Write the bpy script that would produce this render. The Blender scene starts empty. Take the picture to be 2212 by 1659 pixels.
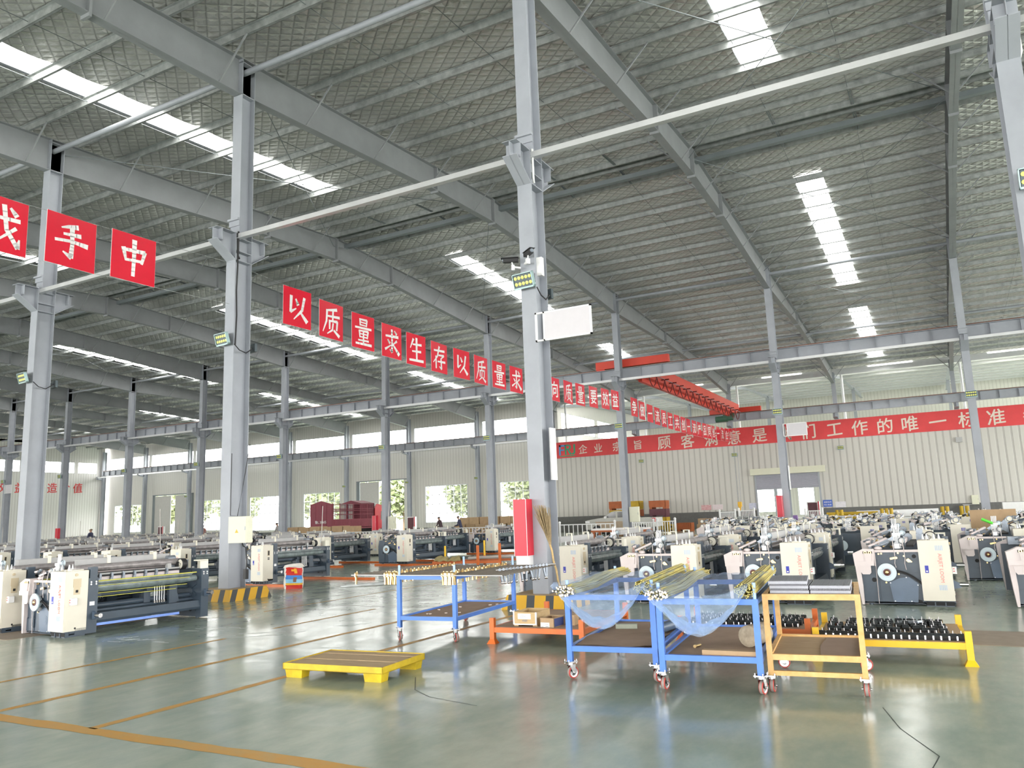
import bpy, math, random
from mathutils import Vector, Matrix
random.seed(7)
PI = math.pi
SC = bpy.context.scene
COL = SC.collection

# ------------------------------------------------------------------ camera, sky, light, exposure
CAM_H, YAW, PITCH, ROLL, FPX = 1.6, 0.4926, 0.1657, -0.0366, 1694.35
cd = bpy.data.cameras.new('camera')
cam = bpy.data.objects.new('camera', cd)
COL.objects.link(cam)
cd.sensor_fit = 'HORIZONTAL'
cd.sensor_width = 36.0
cd.lens = FPX / 2212 * 36.0
cd.clip_end = 500
_f = Vector((-math.sin(YAW), math.cos(YAW), 0)); _r = Vector((math.cos(YAW), math.sin(YAW), 0)); _u = Vector((0, 0, 1))
_F = _f * math.cos(PITCH) + _u * math.sin(PITCH)
_U = _u * math.cos(PITCH) - _f * math.sin(PITCH)
_R2 = _r * math.cos(ROLL) + _U * math.sin(ROLL)
_U2 = _U * math.cos(ROLL) - _r * math.sin(ROLL)
cam.matrix_world = Matrix(((_R2.x, _U2.x, -_F.x, 0), (_R2.y, _U2.y, -_F.y, 0), (_R2.z, _U2.z, -_F.z, CAM_H), (0, 0, 0, 1)))
SC.camera = cam

SKY_STRENGTH, SKYLIGHT_STRENGTH = 11.5, 10.0
wd = bpy.data.worlds.new('world')
SC.world = wd
wd.use_nodes = True
bg = wd.node_tree.nodes['Background']
bg.inputs[0].default_value = (1.0, 0.985, 0.955, 1)
bg.inputs[1].default_value = SKY_STRENGTH
SC.view_settings.view_transform = 'Standard'
SC.view_settings.look = 'None'
SC.view_settings.gamma = 1
SC.view_settings.use_curve_mapping = False
SC.view_settings.exposure = 0.25
SC.cycles.use_denoising = True
SC.cycles.max_bounces = 7
SC.cycles.diffuse_bounces = 4
SC.cycles.use_adaptive_sampling = True
SC.cycles.adaptive_threshold = 0.03
SC.cycles.transparent_max_bounces = 12
SC.cycles.sample_clamp_indirect = 8
SC.cycles.caustics_reflective = False
SC.cycles.caustics_refractive = False


def portal(name, loc, rot, sx, sy):
    l = bpy.data.lights.new(name, 'AREA')
    l.shape = 'RECTANGLE'; l.size = sx; l.size_y = sy
    l.cycles.is_portal = True
    o = bpy.data.objects.new(name, l); COL.objects.link(o)
    o.location = loc; o.rotation_euler = rot


# daylight enters through the open loading side behind the camera and the open bay at the right
portal('open_side_portal', (-40, -13.0, 3.1), (PI / 2, 0, 0), 112, 6.2)
portal('open_bay_portal', (27.3, 26, 4.8), (0, -PI / 2, 0), 9.6, 72)
portal('window_band_portal', (-61, 63.6, 9.2), (-PI / 2, 0, 0), 62, 2.2)
portal('window_low_portal', (-61, 63.6, 2.9), (-PI / 2, 0, 0), 62, 4.0)

# ------------------------------------------------------------------ survey of the hall (metres)
BAY, X1 = 7.806, -6.451
Y1, Y2, Y3 = 12.517, 37.77, 62.86
YR, ZR, SLOPE = 25.14, 13.69, 0.0567
XGAB, XEND = -92.6, 27.0
Y0 = -12.7


def FX(k):                                   # centre of the columns of one portal frame
    return X1 + 0.15 + BAY * k + (0.5 if k == -3 else 0)


def ztop(y):
    return ZR - SLOPE * abs(y - YR)


# ------------------------------------------------------------------ materials
MATS = {}


def nodes_of(name):
    m = bpy.data.materials.new(name)
    m.use_nodes = True
    nt = m.node_tree
    return m, nt, nt.nodes['Principled BSDF']


def N(nt, t, **kw):
    n = nt.nodes.new(t)
    for k, v in kw.items():
        if k.startswith('i_'):
            n.inputs[k[2:].replace('_', ' ')].default_value = v
        else:
            setattr(n, k, v)
    return n


def mat(name, col, rough=0.5, metal=0.0, var=0.12, scale=6.0, bump=0.0, spec=0.5, col2=None, stretch=None):
    if name in MATS:
        return MATS[name]
    m, nt, b = nodes_of(name)
    b.inputs['Roughness'].default_value = rough
    b.inputs['Metallic'].default_value = metal
    b.inputs['Specular IOR Level'].default_value = spec
    if var > 0 or col2:
        tc = N(nt, 'ShaderNodeTexCoord')
        src = tc.outputs['Object']
        if stretch:
            mp = N(nt, 'ShaderNodeMapping')
            mp.inputs['Scale'].default_value = stretch
            nt.links.new(src, mp.inputs[0]); src = mp.outputs[0]
        no = N(nt, 'ShaderNodeTexNoise', i_Scale=scale, i_Detail=4.0, i_Roughness=0.6)
        nt.links.new(src, no.inputs['Vector'])
        cr = N(nt, 'ShaderNodeValToRGB')
        cr.color_ramp.elements[0].position = 0.3
        cr.color_ramp.elements[1].position = 0.72
        c2 = col2 or tuple(min(1, c * (1 + var)) for c in col)
        c1 = col if col2 else tuple(c * (1 - var) for c in col)
        cr.color_ramp.elements[0].color = (*c1, 1)
        cr.color_ramp.elements[1].color = (*c2, 1)
        nt.links.new(no.outputs[0], cr.inputs[0])
        nt.links.new(cr.outputs[0], b.inputs['Base Color'])
        if bump:
            bp = N(nt, 'ShaderNodeBump', i_Strength=bump, i_Distance=0.02)
            nt.links.new(no.outputs[0], bp.inputs['Height'])
            nt.links.new(bp.outputs[0], b.inputs['Normal'])
    else:
        b.inputs['Base Color'].default_value = (*col, 1)
    MATS[name] = m
    return m


def mat_emit(name, col, strength):
    m, nt, b = nodes_of(name)
    b.inputs['Base Color'].default_value = (*col, 1)
    b.inputs['Emission Color'].default_value = (*col, 1)
    b.inputs['Emission Strength'].default_value = strength
    MATS[name] = m
    return m


def mat_floor():
    m, nt, b = nodes_of('epoxy_floor')
    tc = N(nt, 'ShaderNodeTexCoord')
    n1 = N(nt, 'ShaderNodeTexNoise', i_Scale=0.35, i_Detail=6.0, i_Roughness=0.65)
    n2 = N(nt, 'ShaderNodeTexNoise', i_Scale=3.0, i_Detail=8.0, i_Roughness=0.7)
    mp = N(nt, 'ShaderNodeMapping'); mp.inputs['Scale'].default_value = (1.0, 0.45, 1)
    nt.links.new(tc.outputs['Object'], mp.inputs[0])
    for n in (n1, n2):
        nt.links.new(mp.outputs[0], n.inputs['Vector'])
    mx = N(nt, 'ShaderNodeMath', operation='ADD')
    nt.links.new(n1.outputs[0], mx.inputs[0]); nt.links.new(n2.outputs[0], mx.inputs[1])
    mx2 = N(nt, 'ShaderNodeMath', operation='MULTIPLY'); mx2.inputs[1].default_value = 0.5
    nt.links.new(mx.outputs[0], mx2.inputs[0])
    cr = N(nt, 'ShaderNodeValToRGB')
    cr.color_ramp.elements[0].position = 0.38; cr.color_ramp.elements[0].color = (0.262, 0.338, 0.282, 1)
    cr.color_ramp.elements[1].position = 0.62; cr.color_ramp.elements[1].color = (0.395, 0.440, 0.355, 1)
    nt.links.new(mx2.outputs[0], cr.inputs[0])
    nt.links.new(cr.outputs[0], b.inputs['Base Color'])
    rr = N(nt, 'ShaderNodeMapRange', i_To_Min=0.07, i_To_Max=0.30)
    nt.links.new(n2.outputs[0], rr.inputs[0])
    nt.links.new(rr.outputs[0], b.inputs['Roughness'])
    w1 = N(nt, 'ShaderNodeTexNoise', i_Scale=1.1, i_Detail=2.0, i_Roughness=0.5)
    mp2 = N(nt, 'ShaderNodeMapping'); mp2.inputs['Scale'].default_value = (0.75, 1.3, 1)
    nt.links.new(tc.outputs['Object'], mp2.inputs[0])
    nt.links.new(mp2.outputs[0], w1.inputs['Vector'])
    bp = N(nt, 'ShaderNodeBump', i_Strength=0.5, i_Distance=0.022)
    nt.links.new(w1.outputs[0], bp.inputs['Height'])
    nt.links.new(bp.outputs[0], b.inputs['Normal'])
    b.inputs['Specular IOR Level'].default_value = 0.6
    return m


def mat_foil():
    # silver foil insulation quilt held by a diagonal net
    m, nt, b = nodes_of('foil_insulation')
    tc = N(nt, 'ShaderNodeTexCoord')
    hs = []
    for ang in (PI / 4 + 0.12, -PI / 4 - 0.05):
        mp = N(nt, 'ShaderNodeMapping'); mp.inputs['Rotation'].default_value = (0, 0, ang)
        nt.links.new(tc.outputs['Object'], mp.inputs[0])
        wv = N(nt, 'ShaderNodeTexWave', i_Scale=1.15, i_Distortion=0.6, i_Detail=1.0)
        wv.inputs['Detail Scale'].default_value = 0.6
        nt.links.new(mp.outputs[0], wv.inputs['Vector'])
        pw = N(nt, 'ShaderNodeMath', operation='POWER'); pw.inputs[1].default_value = 0.35
        nt.links.new(wv.outputs['Fac'], pw.inputs[0])
        hs.append(pw)
    mn = N(nt, 'ShaderNodeMath', operation='MINIMUM')
    nt.links.new(hs[0].outputs[0], mn.inputs[0]); nt.links.new(hs[1].outputs[0], mn.inputs[1])
    n2 = N(nt, 'ShaderNodeTexNoise', i_Scale=7.0, i_Detail=5.0, i_Roughness=0.6)
    nt.links.new(tc.outputs['Object'], n2.inputs['Vector'])
    ad = N(nt, 'ShaderNodeMath', operation='MULTIPLY_ADD'); ad.inputs[1].default_value = 0.8
    nt.links.new(n2.outputs[0], ad.inputs[0]); nt.links.new(mn.outputs[0], ad.inputs[2])
    bp = N(nt, 'ShaderNodeBump', i_Strength=1.0, i_Distance=0.055)
    nt.links.new(ad.outputs[0], bp.inputs['Height'])
    nt.links.new(bp.outputs[0], b.inputs['Normal'])
    cr = N(nt, 'ShaderNodeValToRGB')
    cr.color_ramp.elements[0].position = 0.0; cr.color_ramp.elements[0].color = (0.36, 0.36, 0.345, 1)
    cr.color_ramp.elements[1].position = 0.5; cr.color_ramp.elements[1].color = (0.64, 0.635, 0.61, 1)
    nt.links.new(mn.outputs[0], cr.inputs[0])
    nt.links.new(cr.outputs[0], b.inputs['Base Color'])
    b.inputs['Metallic'].default_value = 0.75
    b.inputs['Roughness'].default_value = 0.34
    return m


def mat_ribbed(name, col, col2, axis, period=0.45, bump=0.5):
    # vertical ribbed wall sheeting: ribs run up the wall, spaced along 'axis'
    m, nt, b = nodes_of(name)
    tc = N(nt, 'ShaderNodeTexCoord')
    sp = N(nt, 'ShaderNodeSeparateXYZ')
    nt.links.new(tc.outputs['Object'], sp.inputs[0])
    ml = N(nt, 'ShaderNodeMath', operation='MULTIPLY'); ml.inputs[1].default_value = 1.0 / period
    nt.links.new(sp.outputs[axis], ml.inputs[0])
    fr = N(nt, 'ShaderNodeMath', operation='FRACT')
    nt.links.new(ml.outputs[0], fr.inputs[0])
    cr = N(nt, 'ShaderNodeValToRGB')
    e = cr.color_ramp.elements
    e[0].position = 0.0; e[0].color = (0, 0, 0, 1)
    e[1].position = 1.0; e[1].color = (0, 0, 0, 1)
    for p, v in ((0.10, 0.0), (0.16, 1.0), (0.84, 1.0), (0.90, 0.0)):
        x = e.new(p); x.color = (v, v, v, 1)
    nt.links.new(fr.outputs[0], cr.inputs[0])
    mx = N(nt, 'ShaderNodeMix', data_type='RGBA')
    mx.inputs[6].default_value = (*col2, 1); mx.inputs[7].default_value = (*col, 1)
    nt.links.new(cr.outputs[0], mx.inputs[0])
    nt.links.new(mx.outputs[2], b.inputs['Base Color'])
    bp = N(nt, 'ShaderNodeBump', i_Strength=bump, i_Distance=0.03)
    nt.links.new(cr.outputs[0], bp.inputs['Height'])
    nt.links.new(bp.outputs[0], b.inputs['Normal'])
    b.inputs['Roughness'].default_value = 0.5
    MATS[name] = m
    return m


def mat_stripes(name, c1, c2, period, slant):
    m, nt, b = nodes_of(name)
    tc = N(nt, 'ShaderNodeTexCoord')
    sp = N(nt, 'ShaderNodeSeparateXYZ')
    nt.links.new(tc.outputs['Object'], sp.inputs[0])
    a = N(nt, 'ShaderNodeMath', operation='ADD')
    nt.links.new(sp.outputs[0], a.inputs[0]); nt.links.new(sp.outputs[1], a.inputs[1])
    a2 = N(nt, 'ShaderNodeMath', operation='MULTIPLY_ADD'); a2.inputs[1].default_value = -slant
    nt.links.new(sp.outputs[2], a2.inputs[0]); nt.links.new(a.outputs[0], a2.inputs[2])
    ml = N(nt, 'ShaderNodeMath', operation='MULTIPLY'); ml.inputs[1].default_value = 1 / period
    nt.links.new(a2.outputs[0], ml.inputs[0])
    fr = N(nt, 'ShaderNodeMath', operation='FRACT'); nt.links.new(ml.outputs[0], fr.inputs[0])
    lt = N(nt, 'ShaderNodeMath', operation='LESS_THAN'); lt.inputs[1].default_value = 0.42
    nt.links.new(fr.outputs[0], lt.inputs[0])
    mx = N(nt, 'ShaderNodeMix', data_type='RGBA')
    mx.inputs[6].default_value = (*c1, 1); mx.inputs[7].default_value = (*c2, 1)
    nt.links.new(lt.outputs[0], mx.inputs[0])
    nt.links.new(mx.outputs[2], b.inputs['Base Color'])
    b.inputs['Roughness'].default_value = 0.45
    MATS[name] = m
    return m


def mat_clear(name, tint, fac, rough=0.15, body=None, bump=0.0, scale=8.0):
    # thin clear sheet: mostly see-through, some gloss, a little body colour
    m = bpy.data.materials.new(name); m.use_nodes = True
    nt = m.node_tree
    for n in list(nt.nodes):
        nt.nodes.remove(n)
    out = N(nt, 'ShaderNodeOutputMaterial')
    tr = N(nt, 'ShaderNodeBsdfTransparent'); tr.inputs[0].default_value = (*tint, 1)
    pb = N(nt, 'ShaderNodeBsdfPrincipled')
    pb.inputs['Base Color'].default_value = (*(body or tint), 1)
    pb.inputs['Roughness'].default_value = rough
    mx = N(nt, 'ShaderNodeMixShader'); mx.inputs[0].default_value = fac
    nt.links.new(tr.outputs[0], mx.inputs[1]); nt.links.new(pb.outputs[0], mx.inputs[2])
    nt.links.new(mx.outputs[0], out.inputs[0])
    if bump:
        tc = N(nt, 'ShaderNodeTexCoord')
        no = N(nt, 'ShaderNodeTexNoise', i_Scale=scale, i_Detail=5.0, i_Distortion=1.5)
        nt.links.new(tc.outputs['Object'], no.inputs['Vector'])
        bp = N(nt, 'ShaderNodeBump', i_Strength=bump, i_Distance=0.03)
        nt.links.new(no.outputs[0], bp.inputs['Height'])
        nt.links.new(bp.outputs[0], pb.inputs['Normal'])
    MATS[name] = m
    return m


M_FLOOR = mat_floor()
M_FOIL = mat_foil()
M_STEEL = mat('painted_grey_steel', (0.345, 0.365, 0.405), 0.5, 0.0, 0.08, 1.5)
M_RAFT = mat('shaded_rafter_steel', (0.26, 0.272, 0.285), 0.55, 0.0, 0.08, 1.5)  # column grey with the shade under the roof put into the colour
M_STEELD = mat('painted_dark_grey_steel', (0.20, 0.225, 0.24), 0.55, 0.0, 0.1, 1.2)
M_GALV = mat('galvanised_steel', (0.40, 0.42, 0.42), 0.42, 0.55, 0.25, 5.0)
M_SILVER = mat('bright_zinc_bar', (0.66, 0.67, 0.68), 0.35, 0.5, 0.05, 3.0)
M_RUST = mat('rusty_rail', (0.16, 0.06, 0.03), 0.8, 0.0, 0.3, 8.0)
M_WALL = mat_ribbed('cream_wall_sheeting', (0.63, 0.615, 0.575), (0.55, 0.535, 0.50), 0, 0.32, 0.2)
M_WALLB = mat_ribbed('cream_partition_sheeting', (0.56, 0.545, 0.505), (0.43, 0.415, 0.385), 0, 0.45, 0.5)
M_WALLG = mat_ribbed('cream_gable_sheeting', (0.70, 0.69, 0.665), (0.57, 0.555, 0.53), 1, 0.32, 0.4)
M_DADO = mat('grey_dado', (0.13, 0.13, 0.125), 0.7, 0, 0.1)
M_SKYL = mat_emit('skylight_panel', (1.0, 0.98, 0.93), SKYLIGHT_STRENGTH)
M_GLASS = mat_clear('window_glass', (0.97, 0.98, 0.98), 0.06, 0.05)
M_WHITE = mat('white_paint', (0.80, 0.80, 0.80), 0.4, 0, 0.03)
M_MULL = mat('window_mullion', (0.62, 0.64, 0.66), 0.45, 0, 0.03)
M_RED = mat('red_sign', (0.66, 0.012, 0.035), 0.22, 0, 0.06, 2.0)
M_BANNER = mat('red_banner', (0.68, 0.055, 0.06), 0.55, 0, 0.08, 1.0)
M_LETTER = mat('white_lettering', (0.82, 0.80, 0.80), 0.5, 0, 0)
M_LETTERB = mat('cream_lettering', (0.72, 0.62, 0.54), 0.5, 0, 0)
M_REDTXT = mat('red_lettering', (0.65, 0.05, 0.05), 0.5, 0, 0)
M_CRANE = mat('crane_orange_red', (0.62, 0.055, 0.03), 0.45, 0, 0.1, 1.0)
M_CLAMP = mat('black_glossy_casting', (0.05, 0.054, 0.06), 0.2, 0.6, 0.1)
M_BLACK = mat('black_rubber', (0.015, 0.015, 0.017), 0.5, 0, 0)
M_DARK = mat('dark_void', (0.02, 0.02, 0.022), 0.8, 0, 0)
M_NAVY = mat('navy_cast_iron', (0.052, 0.074, 0.102), 0.38, 0.0, 0.15, 3.0)
M_NAVYL = mat('slate_plate', (0.10, 0.14, 0.20), 0.35, 0.1, 0.1, 3.0)
M_CAB = mat('cream_cabinet', (0.74, 0.70, 0.60), 0.4, 0, 0.02)
M_CABS = mat('cream_cabinet_trim', (0.62, 0.52, 0.36), 0.5, 0, 0.02)
M_LILAC = mat('pale_pink_plastic', (0.68, 0.60, 0.59), 0.4, 0, 0.02)
M_BEAM = mat('grey_beam_cover', (0.42, 0.42, 0.42), 0.5, 0, 0.05)
M_IVORY = mat('ivory_bracket', (0.82, 0.79, 0.68), 0.5, 0, 0.02)
M_WHEEL = mat('pale_blue_disc', (0.62, 0.72, 0.78), 0.35, 0, 0.03)
M_MAROON = mat('maroon_hub', (0.10, 0.03, 0.03), 0.4, 0.2, 0)
M_BRASS = mat('brass', (0.72, 0.52, 0.25), 0.28, 0.9, 0.15, 20)
M_CHROME = mat('chrome', (0.55, 0.55, 0.56), 0.22, 1.0, 0.05)
M_SGREY = mat('steel_grey_part', (0.22, 0.25, 0.29), 0.35, 0.5, 0.15, 12)
M_BLUELBL = mat('blue_label', (0.02, 0.03, 0.40), 0.4, 0, 0)
M_BLUESTR = mat('pale_blue_stripe', (0.42, 0.55, 0.72), 0.5, 0, 0)
M_PINKTXT = mat('faded_red_print', (0.78, 0.28, 0.25), 0.5, 0, 0)
M_BLUEFILM = mat('blue_protective_film', (0.22, 0.36, 0.85), 0.35, 0, 0.05)
M_FILMROLL = mat('film_wrapped_roller', (0.27, 0.25, 0.25), 0.25, 0.2, 0.25, 9, 0.6)
M_FILMCLOTH = mat('greenish_wrapped_roller', (0.15, 0.185, 0.19), 0.22, 0.0, 0.3, 7, 0.7)
M_YEL = mat('yellow_tape', (0.60, 0.58, 0.08), 0.4, 0, 0.05)
M_TBLUE = mat('blue_painted_tube', (0.085, 0.22, 0.66), 0.35, 0, 0.08, 5)
M_TTAN = mat('worn_orange_yellow_tube', (0.62, 0.33, 0.10), 0.45, 0, 0.25, 9, 0.1, 0.5, (0.74, 0.50, 0.20))
M_TYEL = mat('yellow_painted_tube', (0.85, 0.52, 0.012), 0.4, 0, 0.06, 5)
M_TORA = mat('orange_painted_tube', (0.66, 0.15, 0.025), 0.42, 0, 0.1, 4)
M_PYEL = mat('worn_yellow_steel', (0.58, 0.41, 0.015), 0.5, 0, 0.2, 7, 0.1)
M_PLANK = mat('worn_plank', (0.40, 0.29, 0.17), 0.7, 0, 0.25, 5, 0.2, 0.3, (0.52, 0.39, 0.24), (1.2, 9, 1))
M_CARD = mat('brown_cardboard', (0.33, 0.23, 0.16), 0.85, 0, 0.12, 4)
M_CARDL = mat('kraft_carton', (0.45, 0.31, 0.18), 0.8, 0, 0.1, 4)
M_PLY = mat('plywood', (0.52, 0.36, 0.17), 0.65, 0, 0.2, 5, 0.1, 0.4, (0.60, 0.44, 0.24), (2, 2, 9))
M_WHL = mat('red_polyurethane_tyre', (0.45, 0.055, 0.045), 0.45, 0, 0.1)
M_TYRE = mat('grey_tread', (0.28, 0.25, 0.23), 0.7, 0, 0.1)
M_ROD = mat('olive_fibreglass_rod', (0.58, 0.49, 0.13), 0.35, 0, 0.3, 4, 0, 0.5, None, (60, 1, 60))
M_TIP = mat('silver_rod_tip', (0.45, 0.42, 0.38), 0.3, 0.9, 0.1)
M_FILM = mat_clear('clear_plastic_film', (0.88, 0.93, 0.99), 0.30, 0.24, (0.50, 0.65, 0.92), 1.0, 7.0)
M_BAGF = mat_clear('clear_bag', (0.9, 0.9, 0.9), 0.45, 0.2, (0.75, 0.73, 0.70), 0.8, 20)
M_STEELROD = mat('oily_steel_rod', (0.24, 0.21, 0.18), 0.35, 0.5, 0.2, 10)
M_PLATE = mat('zinc_corrugated_plate', (0.33, 0.34, 0.38), 0.5, 0.35, 0.1, 20)
M_HAZ = mat_stripes('hazard_stripes', (0.72, 0.40, 0.02), (0.06, 0.065, 0.07), 0.36, 0.28)
M_FLED = mat('flood_lens', (0.72, 0.72, 0.18), 0.3, 0, 0)
M_FBODY = mat('flood_body', (0.06, 0.08, 0.09), 0.4, 0.3, 0)
M_FRIM = mat('flood_rim', (0.30, 0.42, 0.42), 0.35, 0.3, 0)
M_REDBOX = mat('red_hose_box', (0.62, 0.025, 0.05), 0.4, 0, 0.05)
M_BAMBOO = mat('bamboo', (0.52, 0.36, 0.16), 0.6, 0, 0.25, 12)
M_STRAW = mat('broom_twigs', (0.36, 0.27, 0.15), 0.85, 0, 0.3, 20)
M_EBOX = mat('electric_box', (0.66, 0.66, 0.52), 0.45, 0, 0.02)
M_SHUT = mat('roller_shutter_slats', (0.40, 0.40, 0.46), 0.5, 0, 0.04)
M_TRUCK = mat('maroon_truck', (0.25, 0.05, 0.075), 0.5, 0, 0.12, 2)
M_TRUCKR = mat('red_cab', (0.62, 0.03, 0.05), 0.3, 0, 0.03)
M_PICK = mat('silver_pickup', (0.40, 0.395, 0.36), 0.35, 0.1, 0.1, 2)
M_MUD = mat('dusty_paint', (0.42, 0.33, 0.24), 0.7, 0, 0.1, 3)
M_CARGL = mat('car_glass', (0.10, 0.10, 0.10), 0.08, 0, 0)
M_CRATEO = mat('orange_crate', (0.42, 0.12, 0.04), 0.6, 0, 0.15, 3)
M_CRATEM = mat('maroon_crate', (0.13, 0.045, 0.06), 0.6, 0, 0.15, 3)
M_CRATEY = mat('mustard_crate', (0.50, 0.33, 0.02), 0.6, 0, 0.12, 3)
M_SKIN = mat('skin', (0.40, 0.22, 0.15), 0.6, 0, 0.03)
M_LEAF = mat('leaf', (0.20, 0.24, 0.13), 0.7, 0, 0.35, 2, 0, 0.3, (0.28, 0.31, 0.18))
M_TRUNK = mat('bark', (0.20, 0.14, 0.09), 0.9, 0, 0.2)
M_GROUND = mat('pale_yard', (0.30, 0.29, 0.26), 0.9, 0, 0.1, 0.3)
M_LINE = mat('worn_yellow_line', (0.60, 0.30, 0.035), 0.45, 0, 0.15, 5, 0, 0.4, (0.52, 0.33, 0.10))
M_CHALK = mat('chalk', (0.52, 0.56, 0.54), 0.9, 0, 0)
M_CRACK = mat('crack', (0.05, 0.07, 0.06), 0.9, 0, 0)
M_GREEN = mat('green_bottle', (0.10, 0.60, 0.05), 0.4, 0, 0.03)
M_SACK = mat('khaki_sack', (0.36, 0.30, 0.14), 0.8, 0, 0.2, 8, 0.4)
M_PIPE = mat('grey_plastic_pipe', (0.48, 0.45, 0.42), 0.4, 0, 0.05)
M_BOTTLE = mat('green_machine', (0.03, 0.10, 0.06), 0.5, 0, 0.1)
M_HOOK = mat('hook_yellow', (0.75, 0.42, 0.02), 0.45, 0, 0.03)
M_POSTER = mat('poster_print', (0.70, 0.55, 0.56), 0.5, 0, 0.25, 14, 0, 0.5, (0.75, 0.72, 0.74))
M_POSTERR = mat('red_poster_print', (0.55, 0.16, 0.18), 0.5, 0, 0.3, 14, 0, 0.5, (0.75, 0.60, 0.60))
M_BLUESIGN = mat('blue_wall_sign', (0.05, 0.12, 0.50), 0.5, 0, 0.05)


# ------------------------------------------------------------------ mesh builder
class MB:
    def __init__(s):
        s.v, s.f, s.m, s.s = [], [], [], []

    def add(s, vs, fs, mi=0, smooth=False):
        b = len(s.v)
        s.v.extend([tuple(p) for p in vs])
        for f in fs:
            s.f.append([b + i for i in f]); s.m.append(mi); s.s.append(smooth)
        return s

    def box(s, x0, x1, y0, y1, z0, z1, mi=0):
        return s.add([(x0, y0, z0), (x1, y0, z0), (x1, y1, z0), (x0, y1, z0), (x0, y0, z1), (x1, y0, z1), (x1, y1, z1), (x0, y1, z1)],
                     [(0, 3, 2, 1), (4, 5, 6, 7), (0, 1, 5, 4), (1, 2, 6, 5), (2, 3, 7, 6), (3, 0, 4, 7)], mi)

    def cbox(s, x0, x1, y0, y1, z0, z1, c, mi=0):
        # box with chamfered vertical edges and a chamfered top
        pts = [(x0 + c, y0), (x1 - c, y0), (x1, y0 + c), (x1, y1 - c), (x1 - c, y1), (x0 + c, y1), (x0, y1 - c), (x0, y0 + c)]
        cx, cy = (x0 + x1) / 2, (y0 + y1) / 2
        def sh(p):
            return (cx + (p[0] - cx) * (1 - 2 * c / max(1e-6, x1 - x0)), cy + (p[1] - cy) * (1 - 2 * c / max(1e-6, y1 - y0)))
        vs = [(p[0], p[1], z0) for p in pts] + [(p[0], p[1], z1 - c) for p in pts] + [(*sh(p), z1) for p in pts]
        fs = [tuple(range(7, -1, -1)), tuple(range(16, 24))]
        for r in (0, 8):
            for i in range(8):
                j = (i + 1) % 8
                fs.append((r + i, r + j, r + 8 + j, r + 8 + i))
        return s.add(vs, fs, mi)

    def bar(s, p0, p1, w, h, up=(0, 0, 1), mi=0):
        p0, p1 = Vector(p0), Vector(p1)
        d = (p1 - p0).normalized()
        u = Vector(up)
        a = d.cross(u)
        if a.length < 1e-4:
            a = d.cross(Vector((0, 1, 0)))
        a.normalize(); u = a.cross(d)
        a = a * (w / 2); u = u * (h / 2)
        vs = [p0 - a - u, p0 + a - u, p0 + a + u, p0 - a + u, p1 - a - u, p1 + a - u, p1 + a + u, p1 - a + u]
        return s.add(vs, [(0, 1, 2, 3), (7, 6, 5, 4), (0, 4, 5, 1), (1, 5, 6, 2), (2, 6, 7, 3), (3, 7, 4, 0)], mi)

    def cyl(s, p0, p1, r, n=12, r1=None, mi=0, caps=True):
        p0, p1 = Vector(p0), Vector(p1)
        r1 = r if r1 is None else r1
        d = (p1 - p0).normalized()
        a = d.orthogonal().normalized(); b = d.cross(a)
        vs = []
        for p, q in ((p0, r), (p1, r1)):
            for i in range(n):
                t = 2 * PI * i / n
                vs.append(p + a * (q * math.cos(t)) + b * (q * math.sin(t)))
        s.add(vs, [(i, (i + 1) % n, n + (i + 1) % n, n + i) for i in range(n)], mi, True)
        if caps:
            s.add(vs[:n], [tuple(range(n - 1, -1, -1))], mi)
            s.add(vs[n:], [tuple(range(n))], mi)
        return s

    def tube(s, pts, r, n=6, mi=0):
        pts = [Vector(p) for p in pts]
        vs = []
        for i, p in enumerate(pts):
            d = (pts[min(i + 1, len(pts) - 1)] - pts[max(i - 1, 0)]).normalized()
            a = d.cross(Vector((0.13, 0.21, 0.97))); a.normalize(); b = d.cross(a)
            for j in range(n):
                t = 2 * PI * j / n
                vs.append(p + a * (r * math.cos(t)) + b * (r * math.sin(t)))
        fs = []
        for i in range(len(pts) - 1):
            for j in range(n):
                k = (j + 1) % n
                fs.append((i * n + j, i * n + k, (i + 1) * n + k, (i + 1) * n + j))
        s.add(vs, fs, mi, True)
        s.add(vs[:n], [tuple(range(n - 1, -1, -1))], mi)
        return s.add(vs[-n:], [tuple(range(n))], mi)

    def prism(s, poly, axis, a0, a1, mi=0):
        def P(p, a):
            return {'x': (a, p[0], p[1]), 'y': (p[0], a, p[1]), 'z': (p[0], p[1], a)}[axis]
        n = len(poly)
        vs = [P(p, a0) for p in poly] + [P(p, a1) for p in poly]
        fs = [tuple(range(n)), tuple(range(2 * n - 1, n - 1, -1))]
        fs += [(i, n + i, n + (i + 1) % n, (i + 1) % n) for i in range(n)]
        return s.add(vs, fs, mi)

    def lathe(s, c, axis, prof, n=20, mi=0, mis=None):
        c = Vector(c); d = Vector(axis).normalized()
        a = d.orthogonal().normalized(); b = d.cross(a)
        vs = []
        for r, h in prof:
            for i in range(n):
                t = 2 * PI * i / n
                vs.append(c + d * h + a * (r * math.cos(t)) + b * (r * math.sin(t)))
        for k in range(len(prof) - 1):
            fs = [(k * n + i, k * n + (i + 1) % n, (k + 1) * n + (i + 1) % n, (k + 1) * n + i) for i in range(n)]
            bb = len(s.v)
            s.add([vs[k * n + i] for i in range(n)] + [vs[(k + 1) * n + i] for i in range(n)],
                  [(i, (i + 1) % n, n + (i + 1) % n, n + i) for i in range(n)], mis[k] if mis else mi, abs(prof[k][0] - prof[k + 1][0]) < 0.8 * abs(prof[k][1] - prof[k + 1][1]))
        return s

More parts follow.
